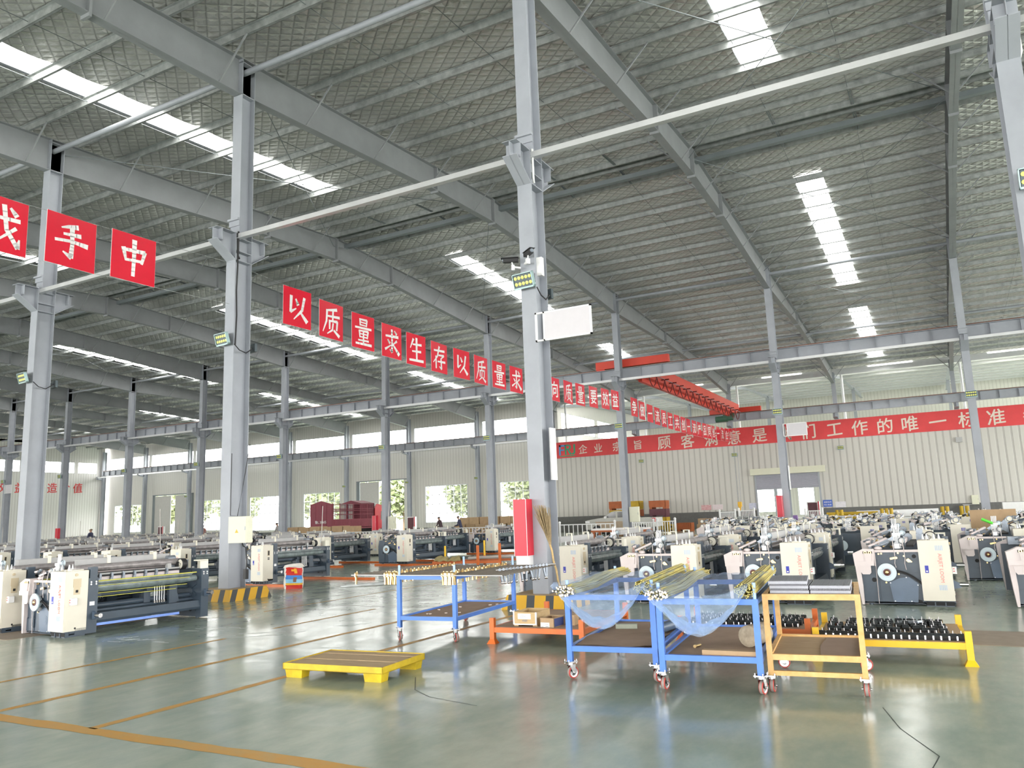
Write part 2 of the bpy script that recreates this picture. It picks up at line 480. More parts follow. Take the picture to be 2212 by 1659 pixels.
    def sphere(s, c, r, n=10, m=7, sc=(1, 1, 1), mi=0):
        vs = []
        for i in range(m + 1):
            t = PI * i / m
            for j in range(n):
                p = 2 * PI * j / n
                vs.append((c[0] + r * sc[0] * math.sin(t) * math.cos(p), c[1] + r * sc[1] * math.sin(t) * math.sin(p), c[2] + r * sc[2] * math.cos(t)))
        fs = []
        for i in range(m):
            for j in range(n):
                k = (j + 1) % n
                fs.append((i * n + j, (i + 1) * n + j, (i + 1) * n + k, i * n + k))
        return s.add(vs, fs, mi, True)

    def grid(s, fn, nu, nv, mi=0, smooth=True):
        vs = [fn(i / nu, j / nv) for j in range(nv + 1) for i in range(nu + 1)]
        fs = [(j * (nu + 1) + i, j * (nu + 1) + i + 1, (j + 1) * (nu + 1) + i + 1, (j + 1) * (nu + 1) + i) for j in range(nv) for i in range(nu)]
        return s.add(vs, fs, mi, smooth)

    def mesh(s, name, mats):
        me = bpy.data.meshes.new(name)
        me.from_pydata(s.v, [], s.f)
        for m in (mats if isinstance(mats, (list, tuple)) else [mats]):
            me.materials.append(m)
        me.polygons.foreach_set('material_index', s.m)
        me.polygons.foreach_set('use_smooth', s.s)
        me.update()
        return me

    def build(s, name, mats, parent=None, **kw):
        return link(name, s.mesh(name, mats), parent, **kw)


def link(name, me, parent=None, loc=None, rotz=None):
    o = bpy.data.objects.new(name, me)
    COL.objects.link(o)
    if parent is not None:
        o.parent = parent
    if loc is not None:
        o.location = loc
    if rotz is not None:
        o.rotation_euler = (0, 0, rotz)
    return o


def tag(o, label=None, cat=None, group=None, kind=None):
    if label: o['label'] = label
    if cat: o['category'] = cat
    if group: o['group'] = group
    if kind: o['kind'] = kind
    return o


def thing(name, label, cat, loc=(0, 0, 0), rotz=0.0, group=None):
    o = bpy.data.objects.new(name, None)
    o.empty_display_size = 0.1
    COL.objects.link(o)
    o.location = loc
    o.rotation_euler = (0, 0, rotz)
    return tag(o, label, cat, group)


def struct(name, mb, mats, parent=None, label=None):
    o = mb.build(name, mats, parent)
    o['kind'] = 'structure'
    if label:
        o['label'] = label
    return o


def copy_tree(o, parent=None):
    c = o.copy(); COL.objects.link(c)
    if parent is not None:
        c.parent = parent
    for ch in list(o.children):
        copy_tree(ch, c)
    return c


def dup(o, loc, rotz, label=None, group=None):
    c = copy_tree(o)
    c.location = loc
    c.rotation_euler = (0, 0, rotz)
    return tag(c, label, None, group)


# ------------------------------------------------------------------ lettering
STROKES = {
    '手': [[(.64, .90, .10), (.42, .86, .07), (.24, .80, .03)], [(.30, .66, .05), (.72, .70, .09)], [(.10, .47, .06), (.50, .52, .06), (.90, .49, .10)], [(.50, .84, .10), (.52, .45, .08), (.50, .12, .10), (.30, .22, .03)]],
    '中': [[(.20, .72, .10), (.28, .40, .05)], [(.20, .68, .07), (.80, .72, .09), (.72, .40, .06)], [(.28, .42, .06), (.76, .46, .06)], [(.50, .97, .11), (.50, .50, .09), (.49, .03, .08)]],
    '以': [[(.22, .85, .10), (.20, .32, .08), (.44, .47, .03)], [(.42, .78, .05), (.52, .60, .10)], [(.80, .88, .09), (.70, .45, .08), (.34, .10, .03)], [(.62, .38, .06), (.92, .10, .12)]],
    '质': [[(.78, .93, .09), (.24, .82, .05)], [(.27, .84, .08), (.24, .45, .07), (.06, .06, .03)], [(.27, .63, .05), (.92, .68, .08)], [(.58, .86, .07), (.56, .50, .06)], [(.40, .50, .08), (.40, .20, .06)], [(.40, .48, .05), (.80, .51, .08), (.77, .20, .06)], [(.58, .42, .06), (.54, .18, .06), (.28, .02, .03)], [(.62, .18, .06), (.90, .01, .10)]],
    '量': [[(.32, .96, .07), (.33, .72, .05)], [(.32, .94, .05), (.70, .95, .07), (.67, .72, .05)], [(.32, .84, .04), (.68, .84, .04)], [(.32, .74, .04), (.68, .74, .04)], [(.06, .62, .06), (.94, .65, .07)], [(.28, .53, .07), (.31, .28, .05)], [(.28, .52, .05), (.76, .54, .07), (.71, .28, .05)], [(.30, .41, .04), (.72, .42, .04)], [(.30, .30, .04), (.72, .31, .04)], [(.50, .54, .06), (.50, .06, .06)], [(.22, .17, .05), (.78, .19, .06)], [(.08, .04, .06), (.94, .06, .08)]],
    '求': [[(.12, .68, .06), (.90, .73, .09)], [(.50, .96, .09), (.51, .50, .08), (.50, .10, .09), (.36, .18, .03)], [(.24, .54, .05), (.37, .42, .09)], [(.08, .16, .08), (.44, .36, .03)], [(.80, .56, .08), (.56, .40, .03)], [(.54, .42, .05), (.94, .06, .13)], [(.66, .94, .05), (.79, .82, .09)]],
    '生': [[(.32, .92, .09), (.12, .54, .03)], [(.28, .70, .05), (.84, .74, .08)], [(.24, .42, .05), (.80, .46, .08)], [(.52, .97, .10), (.52, .08, .08)], [(.06, .06, .07), (.95, .09, .09)]],
    '存': [[(.10, .77, .06), (.90, .82, .08)], [(.50, .97, .09), (.35, .55, .07), (.04, .26, .03)], [(.24, .54, .08), (.24, .04, .08)], [(.44, .60, .05), (.84, .63, .08), (.62, .47, .04)], [(.62, .48, .07), (.65, .05, .09), (.48, .13, .03)], [(.36, .33, .05), (.94, .36, .08)]],
    '我': [[(.45, .94, .08), (.14, .80, .03)], [(.06, .62, .05), (.94, .67, .08)], [(.32, .86, .08), (.32, .08, .08), (.18, .16, .03)], [(.06, .28, .07), (.50, .46, .03)], [(.58, .95, .09), (.66, .40, .08), (.92, .04, .09), (.95, .24, .03)], [(.86, .48, .07), (.44, .08, .03)], [(.72, .92, .05), (.86, .77, .10)]],
}
GLYPHS = {}


def stroke_mesh(ch, size, m):
    mb = MB()
    for k, st in enumerate(STROKES[ch]):
        pts = [Vector(((x - .5) * size, -.0006 * k, (z - .5) * size)) for x, z, w in st]
        ws = [w * size * 0.62 for x, z, w in st]
        fine, fw = [], []
        for i in range(len(pts) - 1):
            for t in (0, .25, .5, .75):
                fine.append(pts[i].lerp(pts[i + 1], t)); fw.append(ws[i] * (1 - t) + ws[i + 1] * t)
        fine.append(pts[-1]); fw.append(ws[-1])
        for i in range(len(fine) - 1):
            d = (fine[i + 1] - fine[i]).normalized(); n = Vector((-d.z, 0, d.x))
            a, b = fine[i], fine[i + 1]
            mb.add([a - n * fw[i] - d * fw[i] * .3, b - n * fw[i + 1] + d * fw[i + 1] * .3, b + n * fw[i + 1] + d * fw[i + 1] * .3, a + n * fw[i] - d * fw[i] * .3], [(0, 1, 2, 3)])
    return mb.mesh('lettering', m)


def glyph(text, size, m, bold=0.0, shear=0.08, brush=True):
    key = (text, size, m.name, bold)
    if key in GLYPHS:
        return GLYPHS[key]
    if brush and text in STROKES:
        me = stroke_mesh(text, size, m)
    else:
        cu = bpy.data.curves.new('lettering', 'FONT')
        cu.body = text; cu.size = size; cu.align_x = 'CENTER'; cu.align_y = 'CENTER'
        cu.resolution_u = 2
        ob = bpy.data.objects.new('lettering_tmp', cu); COL.objects.link(ob)
        dg = bpy.context.evaluated_depsgraph_get()
        me = bpy.data.meshes.new_from_object(ob.evaluated_get(dg))
        bpy.data.objects.remove(ob); bpy.data.curves.remove(cu)
        me.name = 'lettering'
        xs = [v.co.x for v in me.vertices] or [0]; ys = [v.co.y for v in me.vertices] or [0]
        cx, cy = (min(xs) + max(xs)) / 2, (min(ys) + max(ys)) / 2
        src = [(v.co.x - cx, v.co.y - cy) for v in me.vertices]
        fs = [tuple(p.vertices) for p in me.polygons]
        bpy.data.meshes.remove(me)
        mb = MB()
        d = bold * size
        lift = 0.0
        for ox, oy in (((0, 0), (d, .4 * d), (-d, -.4 * d), (-.3 * d, d), (.3 * d, -d)) if bold else ((0, 0),)):
            lift += .0007
            mb.add([(x + ox, -lift, y + oy + shear * x) for x, y in src], fs)
        me = mb.mesh('lettering', m)
    GLYPHS[key] = me
    return me


def put_text(text, size, m, parent, loc, rot, name='lettering', **kw):
    o = link(name, glyph(text, size, m, **kw), parent)
    o.location = loc
    o.rotation_euler = rot
    return o



# ================================================================== THE HALL
struct('ground', MB().box(-200, 120, 40, 260, -0.12, -0.02), M_GROUND)
struct('floor', MB().box(XGAB - 0.3, 45, Y0 - 6, 90, -0.1, 0.0), M_FLOOR)


def roof_grid():
    mb = MB()
    # foil quilt sags a little between the purlins; spans without skylight strips and the strips left open
    ys = []
    y = Y0
    step = 1.465 / 5
    n0 = int((YR - Y0) / step) + 1; n1 = int((Y3 + 0.6 - YR) / step) + 1
    ys = [YR - i * step for i in range(n0, 0, -1)] + [YR + i * step for i in range(0, n1 + 1)]
    xs = [XGAB]
    for s in SKYX:
        xs += [s - 0.5, s + 0.5]
    xs = sorted(xs + [XEND])
    def z(yy):
        ph = abs(yy - YR) / 1.465
        return ztop(yy) + 0.22 - 0.055 * abs(math.sin(PI * ph)) ** 0.8
    for i in range(len(xs) - 1):
        x0, x1 = xs[i], xs[i + 1]
        strip = (x1 - x0) < 1.01
        for j in range(len(ys) - 1):
            y0, y1 = ys[j], ys[j + 1]
            ym = (y0 + y1) / 2
            if strip and any(a < ym < b for a, b in SKYY):
                continue
            mb.add([(x0, y0, z(y0)), (x0, y1, z(y1)), (x1, y1, z(y1)), (x1, y0, z(y0))], [(0, 1, 2, 3)], 0, True)
    return mb


SKYX = [-3.1 - 2 * BAY * i for i in range(6)] + [-3.1 + 2 * BAY]
SKYY = [(7.6, 20.9), (29.6, 43.4), (47.3, 61.2)]
struct('ceiling', roof_grid(), M_FOIL)
# weather roof just above the quilt, open over the skylights
mb = MB()
xs = [XGAB - 0.5] + sorted([s + d for s in SKYX for d in (-0.5, 0.5)]) + [XEND]
for i in range(len(xs) - 1):
    x0, x1 = xs[i], xs[i + 1]
    segs = [(Y0 - 0.5, YR), (YR, Y3 + 0.6)]
    if x1 - x0 < 1.01:
        segs = [(Y0 - 0.5, SKYY[0][0]), (SKYY[0][1], YR), (YR, SKYY[1][0]), (SKYY[1][1], SKYY[2][0]), (SKYY[2][1], Y3 + 0.6)]
    for a, b in segs:
        mb.add([(x0, a, ztop(a) + .34), (x1, a, ztop(a) + .34), (x1, b, ztop(b) + .34), (x0, b, ztop(b) + .34)], [(0, 1, 2, 3)])
struct('roof', mb, M_STEELD)
ns = 0
for s in sorted(SKYX):
    for a, b in SKYY:
        mb = MB()
        p = [(a, ztop(a) + .26), (b, ztop(b) + .26), (b, ztop(b) + .30), (a, ztop(a) + .30)]
        mb.prism(p, 'x', s - 0.5, s + 0.5)
        ns += 1
        struct('skylight_%d' % ns, mb, M_SKYL)

# purlins: Z sections running the length of the hall, the ridge pair side by side
def purlin(y, z, x0=XGAB, x1=XEND):
    mb = MB()
    sg = 1 if y > YR else -1
    mb.box(x0, x1, y - 0.006, y + 0.006, z, z + 0.19)
    mb.box(x0, x1, y - 0.062, y, z + 0.183, z + 0.19)
    mb.box(x0, x1, y, y + 0.062, z, z + 0.007)
    mb.box(x0, x1, y + 0.055, y + 0.062, z, z + 0.022)
    return mb


pi = 0
for sgn in (-1, 1):
    i = 0
    while True:
        y = YR + sgn * (0.22 + 1.465 * i) if i == 0 else YR + sgn * 1.465 * i
        if y < Y0 + 0.2 or y > Y3:
            break
        struct('purlin', purlin(y, ztop(y)), M_GALV)
        i += 1

# rafters: tapered welded I beams, one per frame, with splice plates and fly braces
def zbot(y):
    pts = [(Y0, 11.0), (-1.5, 11.55), (8.7, 11.87), (Y1, 12.0), (21.2, 12.62), (YR, 12.74), (29.0, 12.62), (Y2, 11.88), (46.5, 11.83), (52.0, 11.5), (Y3 - .3, 10.45)]
    for (a, za), (b, zb) in zip(pts, pts[1:]):
        if y <= b:
            return za + (zb - za) * (y - a) / (b - a)
    return pts[-1][1]


RY = [Y0, -1.5, 8.7, Y1, 21.2, YR, 29.0, Y2, 46.5, 52.0, Y3 - .3]
for k in range(-10, 4):
    x = FX(k)
    mb = MB()
    w = 0.125
    for a, b in zip(RY, RY[1:]):
        za, zb, ta, tb = zbot(a), zbot(b), ztop(a), ztop(b)
        mb.prism([(a, za), (b, zb), (b, tb), (a, ta)], 'x', x - 0.006, x + 0.006)
        mb.prism([(a, za), (b, zb), (b, zb + .016), (a, za + .016)], 'x', x - w, x + w)
        mb.prism([(a, ta - .016), (b, tb - .016), (b, tb), (a, ta)], 'x', x - w, x + w)
    for y in (8.7, 21.2, YR - .01, 29.0, 46.5):
        mb.box(x - w - .015, x + w + .015, y - .03, y + .03, zbot(y) - .08, ztop(y) - .02)
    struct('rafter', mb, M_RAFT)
    fb = MB()
    n = 0
    for sgn in (-1, 1):
        for i in range(1, 27, 2):
            y = YR + sgn * 1.465 * i
            if y < 0 or y > Y3 - 1:
                continue
            for sx in (-1, 1):
                fb.bar((x + sx * .10, y, zbot(y) + .03), (x + sx * 1.0, y, ztop(y) + .03), 0.035, 0.035)
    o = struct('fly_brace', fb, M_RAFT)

# sag rods between purlins at the third points of each bay (pairs near the ridge)
mb = MB()
for k in range(-8, 3):
    for fr in (0.36, 0.66):
        x = FX(k) + BAY * fr
        for sgn in (-1, 1):
            mb.bar((x, YR + sgn * .22, ZR + .07), (x, YR + sgn * 36.5, ztop(YR + sgn * 36.5) + .07), 0.012, 0.012)
            for d in (0, .06):
                mb.bar((x + d, YR + sgn * .22, ZR + .03), (x + d, YR + sgn * 1.465, ztop(YR + 1.465) + .03), 0.03, 0.03)
struct('sag_rod', mb, M_STEELD)

# round strut tubes along the column heads and the eaves
for y, z in ((Y1 + .25, 12.65), (Y2 + .25, 12.6), (50.3, 11.95), (0.0, 11.95)):
    struct('strut_tube', MB().cyl((XGAB, y, z), (XEND, y, z), 0.075, 10), M_STEEL)
struct('ridge_strut', MB().box(XGAB, XEND, YR + .55, YR + .75, ZR - .25, ZR - .08), M_STEELD)
# roof cross bracing
mb = MB()
for k in (-2, -6, 0):
    for a, b in ((13, 25), (25, 37.5), (38, 50)):
        mb.cyl((FX(k), a, ztop(a) - .35), (FX(k + 1), b, ztop(b) - .35), .012, 5)
        mb.cyl((FX(k + 1), a, ztop(a) - .35), (FX(k), b, ztop(b) - .35), .012, 5)
struct('roof_bracing', mb, M_STEELD)


def hsec(mb, x, y0, d, w, z0, z1, tf=.016, tw=.012):
    mb.box(x - w / 2, x + w / 2, y0, y0 + tf, z0, z1)
    mb.box(x - w / 2, x + w / 2, y0 + d - tf, y0 + d, z0, z1)
    mb.box(x - tw / 2, x + tw / 2, y0 + tf, y0 + d - tf, z0, z1)


def corbel(mb, x, y, dirn, z0=7.75, z1=8.42, reach=.55, wedge=True):
    w = .15
    ye = y + dirn * reach
    zi = z0 if wedge else z1 - .35
    zo = z1 - .30
    lo, hi = min(y, ye), max(y, ye)
    mb.prism([(y, zi), (ye, zo), (ye, z1), (y, z1)], 'x', x - .006, x + .006)
    mb.prism([(y, zi), (ye, zo), (ye, zo + .016), (y, zi + .016)], 'x', x - w, x + w)
    mb.box(x - w, x + w, lo, hi, z1 - .014, z1)
    mb.box(x - w, x + w, min(ye - dirn * .17, ye - dirn * .155), max(ye - dirn * .17, ye - dirn * .155), zo, z1 - .014)


def main_column(x, y, ztp, name='column', both=True, dark=False, d=.5, w=.30):
    mb = MB()
    hsec(mb, x, y, d, w, 0, 8.42)
    hsec(mb, x, y + .10, d - .10, w, 8.42, ztp)
    for z in (7.75, 7.98, 8.30):
        mb.box(x - w / 2, x + w / 2, y + .016, y + d - .016, z, z + .016)
    mb.box(x - w / 2 - .03, x + w / 2 + .03, y + .02, y + .10, 8.75, 8.80)
    mb.box(x - w / 2 - .02, x + w / 2 + .02, y + .07, y + .10, 8.62, 8.76)
    for z in (zbot(y + .3) - .02, ztp - .1):
        mb.box(x - w / 2, x + w / 2, y + .10, y + d, z, z + .018)
    corbel(mb, x, y, -1)
    corbel(mb, x, y + d, 1, wedge=True)
    mb.box(x - .3, x + .3, y - .1, y + d + .1, 0, .025)
    return struct(name, mb, M_STEEL)


for k in range(-3, 4):
    main_column(FX(k), Y1, ztop(Y1 + .2) - .03)
for k in range(-10, 4):
    main_column(FX(k), Y2, ztop(Y2 + .2) - .03)
for k in range(-11, 4):
    x = FX(k) if k > -11 else XGAB + .35
    if k == -3: x -= .5
    mb = MB()
    d = .45
    hsec(mb, x, Y3 - .45, d, .26, 0, 11.3)
    corbel(mb, x, Y3 - .45, -1, 7.76, 8.17, .75)
    mb.box(x - .26, x + .26, Y3 - .5, Y3 + .03, 0, .025)
    struct('column', mb, M_STEEL)


def crane_beam(y, x0, x1, z0, z1, mat_=M_STEEL, rail=True):
    mb = MB()
    w = .16
    mb.box(x0, x1, y - w, y + w, z0, z0 + .018)
    mb.box(x0, x1, y - w - .03, y + w + .03, z1 - .02, z1)
    mb.box(x0, x1, y - .006, y + .006, z0 + .018, z1 - .02)
    x = x0 + .2
    while x < x1:
        mb.box(x, x + .012, y - w + .02, y + w - .02, z0 + .018, z1 - .02)
        x += 1.12
    o = struct('crane_beam', mb, mat_)
    if rail:
        struct('crane_rail', MB().box(x0, x1, y - .035, y + .035, z1, z1 + .07), M_RUST)
    return o


CB2, CB3 = Y2 + 1.0, Y3 - 1.0
crane_beam(CB2, XGAB + 2, XEND, 8.44, 9.02)
crane_beam(CB3, XGAB + 1.3, XEND, 8.19, 8.78)
# light cable channels along each column row
for k in range(-3, 4):
    if k < 3:
        struct('cable_channel', MB().box(FX(k) + .1, FX(k + 1) + .08, Y1 - .02 + .05, Y1 + .13, 8.27, 8.39).box(FX(k) + .1, FX(k + 1) + .08, Y1 - .05 + .06, Y1 + .03, 8.27, 8.285), M_SILVER)
for k in range(-10, 3):
    struct('cable_channel', MB().box(FX(k) + .12, FX(k + 1) - .16, Y2 - .05, Y2 + .06, 8.22, 8.34), M_SILVER)
for k in range(-11, -3):
    struct('cable_channel', MB().box(max(FX(k), XGAB + .4) + .15, FX(k + 1) - .15, Y3 - 1.25, Y3 - 1.13, 7.98, 8.12), M_SILVER)

# ------------------------------------------------------------------ far outer wall with its high window band, windows and doors
YW = Y3 + 0.45
XR = FX(-3) - .5                               # end of the outer wall, where the partition begins
openings = []                                  # x0, x1, z0, z1
WIN = [(-90.8, -85.7, 1.2, 4.55), (-75.1, -70.3, 1.1, 4.58), (-67.45, -62.9, .9, 4.62), (-59.55, -54.55, .8, 4.65), (-43.95, -39.1, 1.15, 4.68), (-35.65, -30.9, 1.1, 4.66)]
DOOR = [(-83.2, -77.6, 0, 5.4), (-51.95, -46.45, 0, 5.45)]
BZ0, BZ1 = 8.75, 10.42
bands = []
for k in range(-11, -3):
    a = (FX(k) if k > -11 else XGAB + .35) + .18
    b = FX(k + 1) - .18 - (.5 if k + 1 == -3 else 0)
    bands.append((a, b, BZ0, BZ1))
openings = WIN + DOOR + bands


def wall_with_holes(x0, x1, z0, z1, y0, y1, holes):
    mb = MB()
    xs = sorted(set([x0, x1] + [h[0] for h in holes] + [h[1] for h in holes]))
    for a, b in zip(xs, xs[1:]):
        hs = sorted([h for h in holes if h[0] <= a + 1e-6 and h[1] >= b - 1e-6], key=lambda h: h[2])
        z = z0
        for h in hs:
            if h[2] > z + 1e-6:
                mb.box(a, b, y0, y1, z, h[2])
            z = h[3]
        if z < z1 - 1e-6:
            mb.box(a, b, y0, y1, z, z1)
    return mb


struct('wall_back', wall_with_holes(XGAB - .2, XR + .2, 0, 11.75, YW, YW + .12, openings), M_WALL)
mb = MB()
xs = [XGAB] + [v for h in sorted(DOOR) for v in (h[0] - .02, h[1] + .02)] + [XR]
for a, b in zip(xs[::2], xs[1::2]):
    mb.box(a, b, YW - .03, YW, 0, .72)
struct('baseboard_back', mb, M_DADO)
wn = 0


def window(x0, x1, z0, z1, y, nx, nz, axis='x', fr=.07, glass=None):
    global wn
    wn += 1
    mb = MB()
    def bx(a, b, c, d, w):
        if axis == 'x':
            mb.box(a, b, y - w, y + w, c, d)
        else:
            mb.box(y - w, y + w, a, b, c, d)
    bx(x0, x1, z0, z0 + fr, .05); bx(x0, x1, z1 - fr, z1, .05); bx(x0, x0 + fr, z0, z1, .05); bx(x1 - fr, x1, z0, z1, .05)
    for i in range(1, nx):
        x = x0 + (x1 - x0) * i / nx
        bx(x - fr * .35, x + fr * .35, z0, z1, .03)
    for i in range(1, nz):
        z = z0 + (z1 - z0) * i / nz
        bx(x0, x1, z - fr * .4, z + fr * .4, .03)
    o = struct('window_%d' % wn, mb, M_MULL)
    g = MB()
    if axis == 'x':
        g.box(x0 + fr, x1 - fr, y + .032, y + .04, z0 + fr, z1 - fr)
    else:
        g.box(y + .032, y + .04, x0 + fr, x1 - fr, z0 + fr, z1 - fr)
    g.build('pane', glass or M_GLASS, o)
    return o


for h in WIN:
    window(*h, YW + .03, 6, 4)
for h in bands:
    window(*h, YW + .03, 3, 1, fr=.05)

struct('wall_front', wall_with_holes(XGAB - .2, XEND + .2, 0, 11.4, Y0 - .12, Y0, [(XGAB + 3 + 12 * i, XGAB + 13 + 12 * i, 0, 6.2) for i in range(9)]), M_WALL)
mb = wall_with_holes(Y0, Y3, 0, 12, 0, .12, [(-9 + 12 * i, 1 + 12 * i, 0, 9.6) for i in range(6)])
mb.v = [(XEND + p[1], p[0], p[2]) for p in mb.v]
mb.prism([(Y0, 11.3), (Y3 + .4, 11.5), (YR, 14.0)], 'x', XEND, XEND + .12)
struct('wall_right', mb, M_WALLG)
# sliding doors
d1 = MB().box(-83.2, -80.35, YW - .07, YW - .02, .05, 5.35).box(-79.6, -77.0, YW - .07, YW - .02, .05, 5.35)
M_DOOR = mat('grey_sliding_door', (0.48, 0.47, 0.45), 0.5, 0, .04)
struct('door_1', d1, M_DOOR)
struct('trim_1', MB().box(-83.6, -83.2, YW - .1, YW, 0, 5.45).box(-83.6, -76.6, YW - .12, YW, 5.4, 5.52).box(-77.0, -76.6, YW - .1, YW, 0, 5.45), M_STEELD)
struct('door_2', MB().box(-51.9, -49.5, YW - .07, YW - .02, .05, 5.4), M_DOOR)
struct('trim_2', MB().box(-52.35, -51.95, YW - .1, YW, 0, 5.5).box(-52.35, -46.1, YW - .12, YW, 5.45, 5.55), M_STEELD)

# gable wall at the far left, letters in red
gb = [(a, b, 8.55, 9.9) for a, b in ((34.2, 40.0), (40.5, 46.3), (46.8, 52.5), (53.0, 59.0), (59.4, 61.9))]
mb = wall_with_holes(-20, 62.9, 0, 12.2, 0, .12, gb)
mb.v = [(XGAB - .12 + p[1], p[0], p[2]) for p in mb.v]
# sloping top of the gable
mb.prism([(-20, 12.2), (Y3 + .4, 11.9), (YR, 14.0)], 'x', XGAB - .12, XGAB)
struct('wall_left', mb, M_WALLG)
for g in gb:
    window(*g, XGAB - .06, 2, 1, axis='y', fr=.05)
for ch, y in (('效', 50.4), ('益', 52.6), ('创', 54.55), ('造', 56.35), ('价', 57.9), ('值', 59.5)):
    o = link('wall_letter', glyph(ch, 1.25, M_REDTXT, .012))
    o.location = (XGAB + .012, y, 6.77); o.rotation_euler = (0, 0, PI / 2)
    tag(o, 'red character %s lettered on the white gable wall' % ch, 'letter', 'red slogan characters on the gable wall')

# ------------------------------------------------------------------ partition wall with shutter door, banner across its top
YP = 62.30
SH = (-12.45, -7.97, 0, 3.95)
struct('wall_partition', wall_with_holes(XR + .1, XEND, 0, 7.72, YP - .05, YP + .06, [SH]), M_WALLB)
mb = MB().box(XR + .1, SH[0] - .1, YP - .075, YP - .05, 0, 1.30).box(SH[1] + .1, XEND, YP - .075, YP - .05, 0, 1.30)
struct('baseboard_partition', mb, M_DADO)
struct('trim_shutter', MB().box(SH[0] - .12, SH[0], YP - .10, YP - .02, 0, 3.95).box(SH[1], SH[1] + .12, YP - .10, YP - .02, 0, 3.95), M_STEEL)
o = thing('shutter_door', 'grey roller shutter half raised in the cream partition wall', 'shutter door', (SH[0], YP - .06, 0))
mb = MB()
for i in range(21):
    z = 2.85 + i * .055
    mb.prism([(0.0, z), (-.02, z + .0275), (0, z + .055)], 'x', 0, SH[1] - SH[0])
mb.build('slat_curtain', M_SHUT, o)
MB().box(-.35, SH[1] - SH[0] + .55, -.32, -.03, 3.95, 4.42).build('housing', M_EBOX, o)
ban = thing('banner', 'long red banner with cream characters along the top of the partition wall', 'banner', (XR, YP - .07, 6.33))
MB().box(.1, 50, -.02, 0, 0, 1.37).build('cloth', M_BANNER, ban)


def bx_at(xw):
    return xw - XR


for ch, x, s in (('企', -26.7, .82), ('业', -25.3, .82), ('宗', -23.6, .82), ('旨', -21.75, .82), ('顾', -19.5, 1.15), ('客', -17.55, 1.15), ('满', -15.65, 1.15), ('意', -13.85, 1.15), ('是', -11.9, 1.15),
                 ('我', -10.1, 1.1), ('们', -8.35, 1.15), ('工', -6.5, 1.15), ('作', -4.78, 1.15), ('的', -3.1, 1.15), ('唯', -1.5, 1.15), ('一', .25, 1.15), ('标', 2.05, 1.15), ('准', 3.75, 1.15), ('，', 5.4, 1.0), ('只', 7.5, 1.2), ('有', 9.4, 1.15)):
    put_text(ch, s, M_LETTERB, ban, (bx_at(x), -.028, .66), (0, 0, 0), 'lettering', bold=.012)
# company mark: a blue F joined to a green R and J over a green bar
lg = MB()
lg.box(.0, .16, -.03, -.022, .12, 1.0).box(.0, .62, -.03, -.022, .86, 1.0).box(.16, .48, -.03, -.022, .50, .62)
lo = lg.build('logo_blue_letter', mat('logo_blue', (.06, .30, .62), .5, 0, 0), ban); lo.location = (bx_at(-28.35) - .62, 0, .14)
lg = MB()
lg.box(.55, .70, -.03, -.022, .12, .86).prism([(.55, 1.0), (.95, 1.0), (1.12, .9), (1.12, .66), (.95, .55), (.70, .55), (.70, .66), (.92, .66), (.97, .72), (.97, .84), (.92, .88), (.55, .88)], 'y', -.03, -.022)
lg.prism([(.80, .55), (.95, .55), (1.2, .12), (1.02, .12)], 'y', -.03, -.022)
lg.prism([(1.38, 1.0), (1.54, 1.0), (1.54, .28), (1.42, .12), (1.20, .12), (1.20, .26), (1.34, .26), (1.38, .32)], 'y', -.03, -.022)
lg.box(.05, 1.5, -.03, -.022, -.02, .06)
lo = lg.build('logo_green_letters', mat('logo_green', (.02, .32, .16), .5, 0, 0), ban); lo.location = (bx_at(-28.35) - .62, 0, .14)

# ------------------------------------------------------------------ next shed beyond the partition
zn0, zn1 = 11.75, 13.1
mb = MB().add([(XR, Y3 + .5, zn0), (XEND, Y3 + .5, zn0), (XEND, 89, zn1), (XR, 89, zn1)], [(0, 3, 2, 1)])
for k in range(-3, 4):
    x = FX(k) + BAY * .5
    ns += 1
    struct('skylight_%d' % ns, MB().prism([(64.2, 11.715), (68.4, 11.935), (68.4, 11.955), (64.2, 11.735)], 'x', x - 1.5, x + 1.5), M_SKYL)  # glowing panels added out of view to brighten this ceiling
struct('ceiling_next_shed', mb, mat('white_foil', (.78, .77, .76), .5, .0, .06, 2))
y = 64.3
while y < 89:
    z = zn0 + (y - Y3 - .5) * (zn1 - zn0) / (89 - Y3 - .5)
    struct('purlin', purlin(y, z - .2, XR, XEND), M_SILVER)
    y += 3.0
struct('valley_gutter', MB().box(XR, XEND, Y3 + .2, Y3 + .75, 11.15, 11.5), M_SILVER)
for k in range(-3, 4):
    x = FX(k)
    mb = MB()
    for a, b in ((63.2, 70), (70, 79), (79, 88.5)):
        f = lambda yy: 11.55 + (yy - 63.2) * .03 - (.0 if yy > 64 else .6)
        t = lambda yy: zn0 - .2 + (yy - Y3 - .5) * .0513
        mb.prism([(a, f(a)), (b, f(b)), (b, t(b)), (a, t(a))], 'x', x - .006, x + .006)
        mb.prism([(a, f(a)), (b, f(b)), (b, f(b) + .02), (a, f(a) + .02)], 'x', x - .13, x + .13)
    struct('rafter', mb, M_STEEL)
    mb = MB(); hsec(mb, x, 79, .4, .25, 0, 12.2); struct('column', mb, M_STEEL)
    struct('drain_pipe', MB().cyl((x + .55, Y3 + .4, 0), (x + .55, Y3 + .4, 11.2), .09, 8), M_WHITE)
hs = [(-34 if False else XR + .6, -17.5, 8.3, 10.3), (-20.5, -14.9, .9, 4.6), (-13.6, -11.9, .5, 4.8), (-10.0, -4, 1, 5), (-3, 3, 1, 5), (4, 10, 1, 5), (11, 17, 1, 5), (18, 25, 1, 5)]  # wide low windows towards the right are unseen, added for more light
struct('wall_far', wall_with_holes(XR - .1, XEND, 0, 13.2, 89, 89.12, hs), M_WALL)
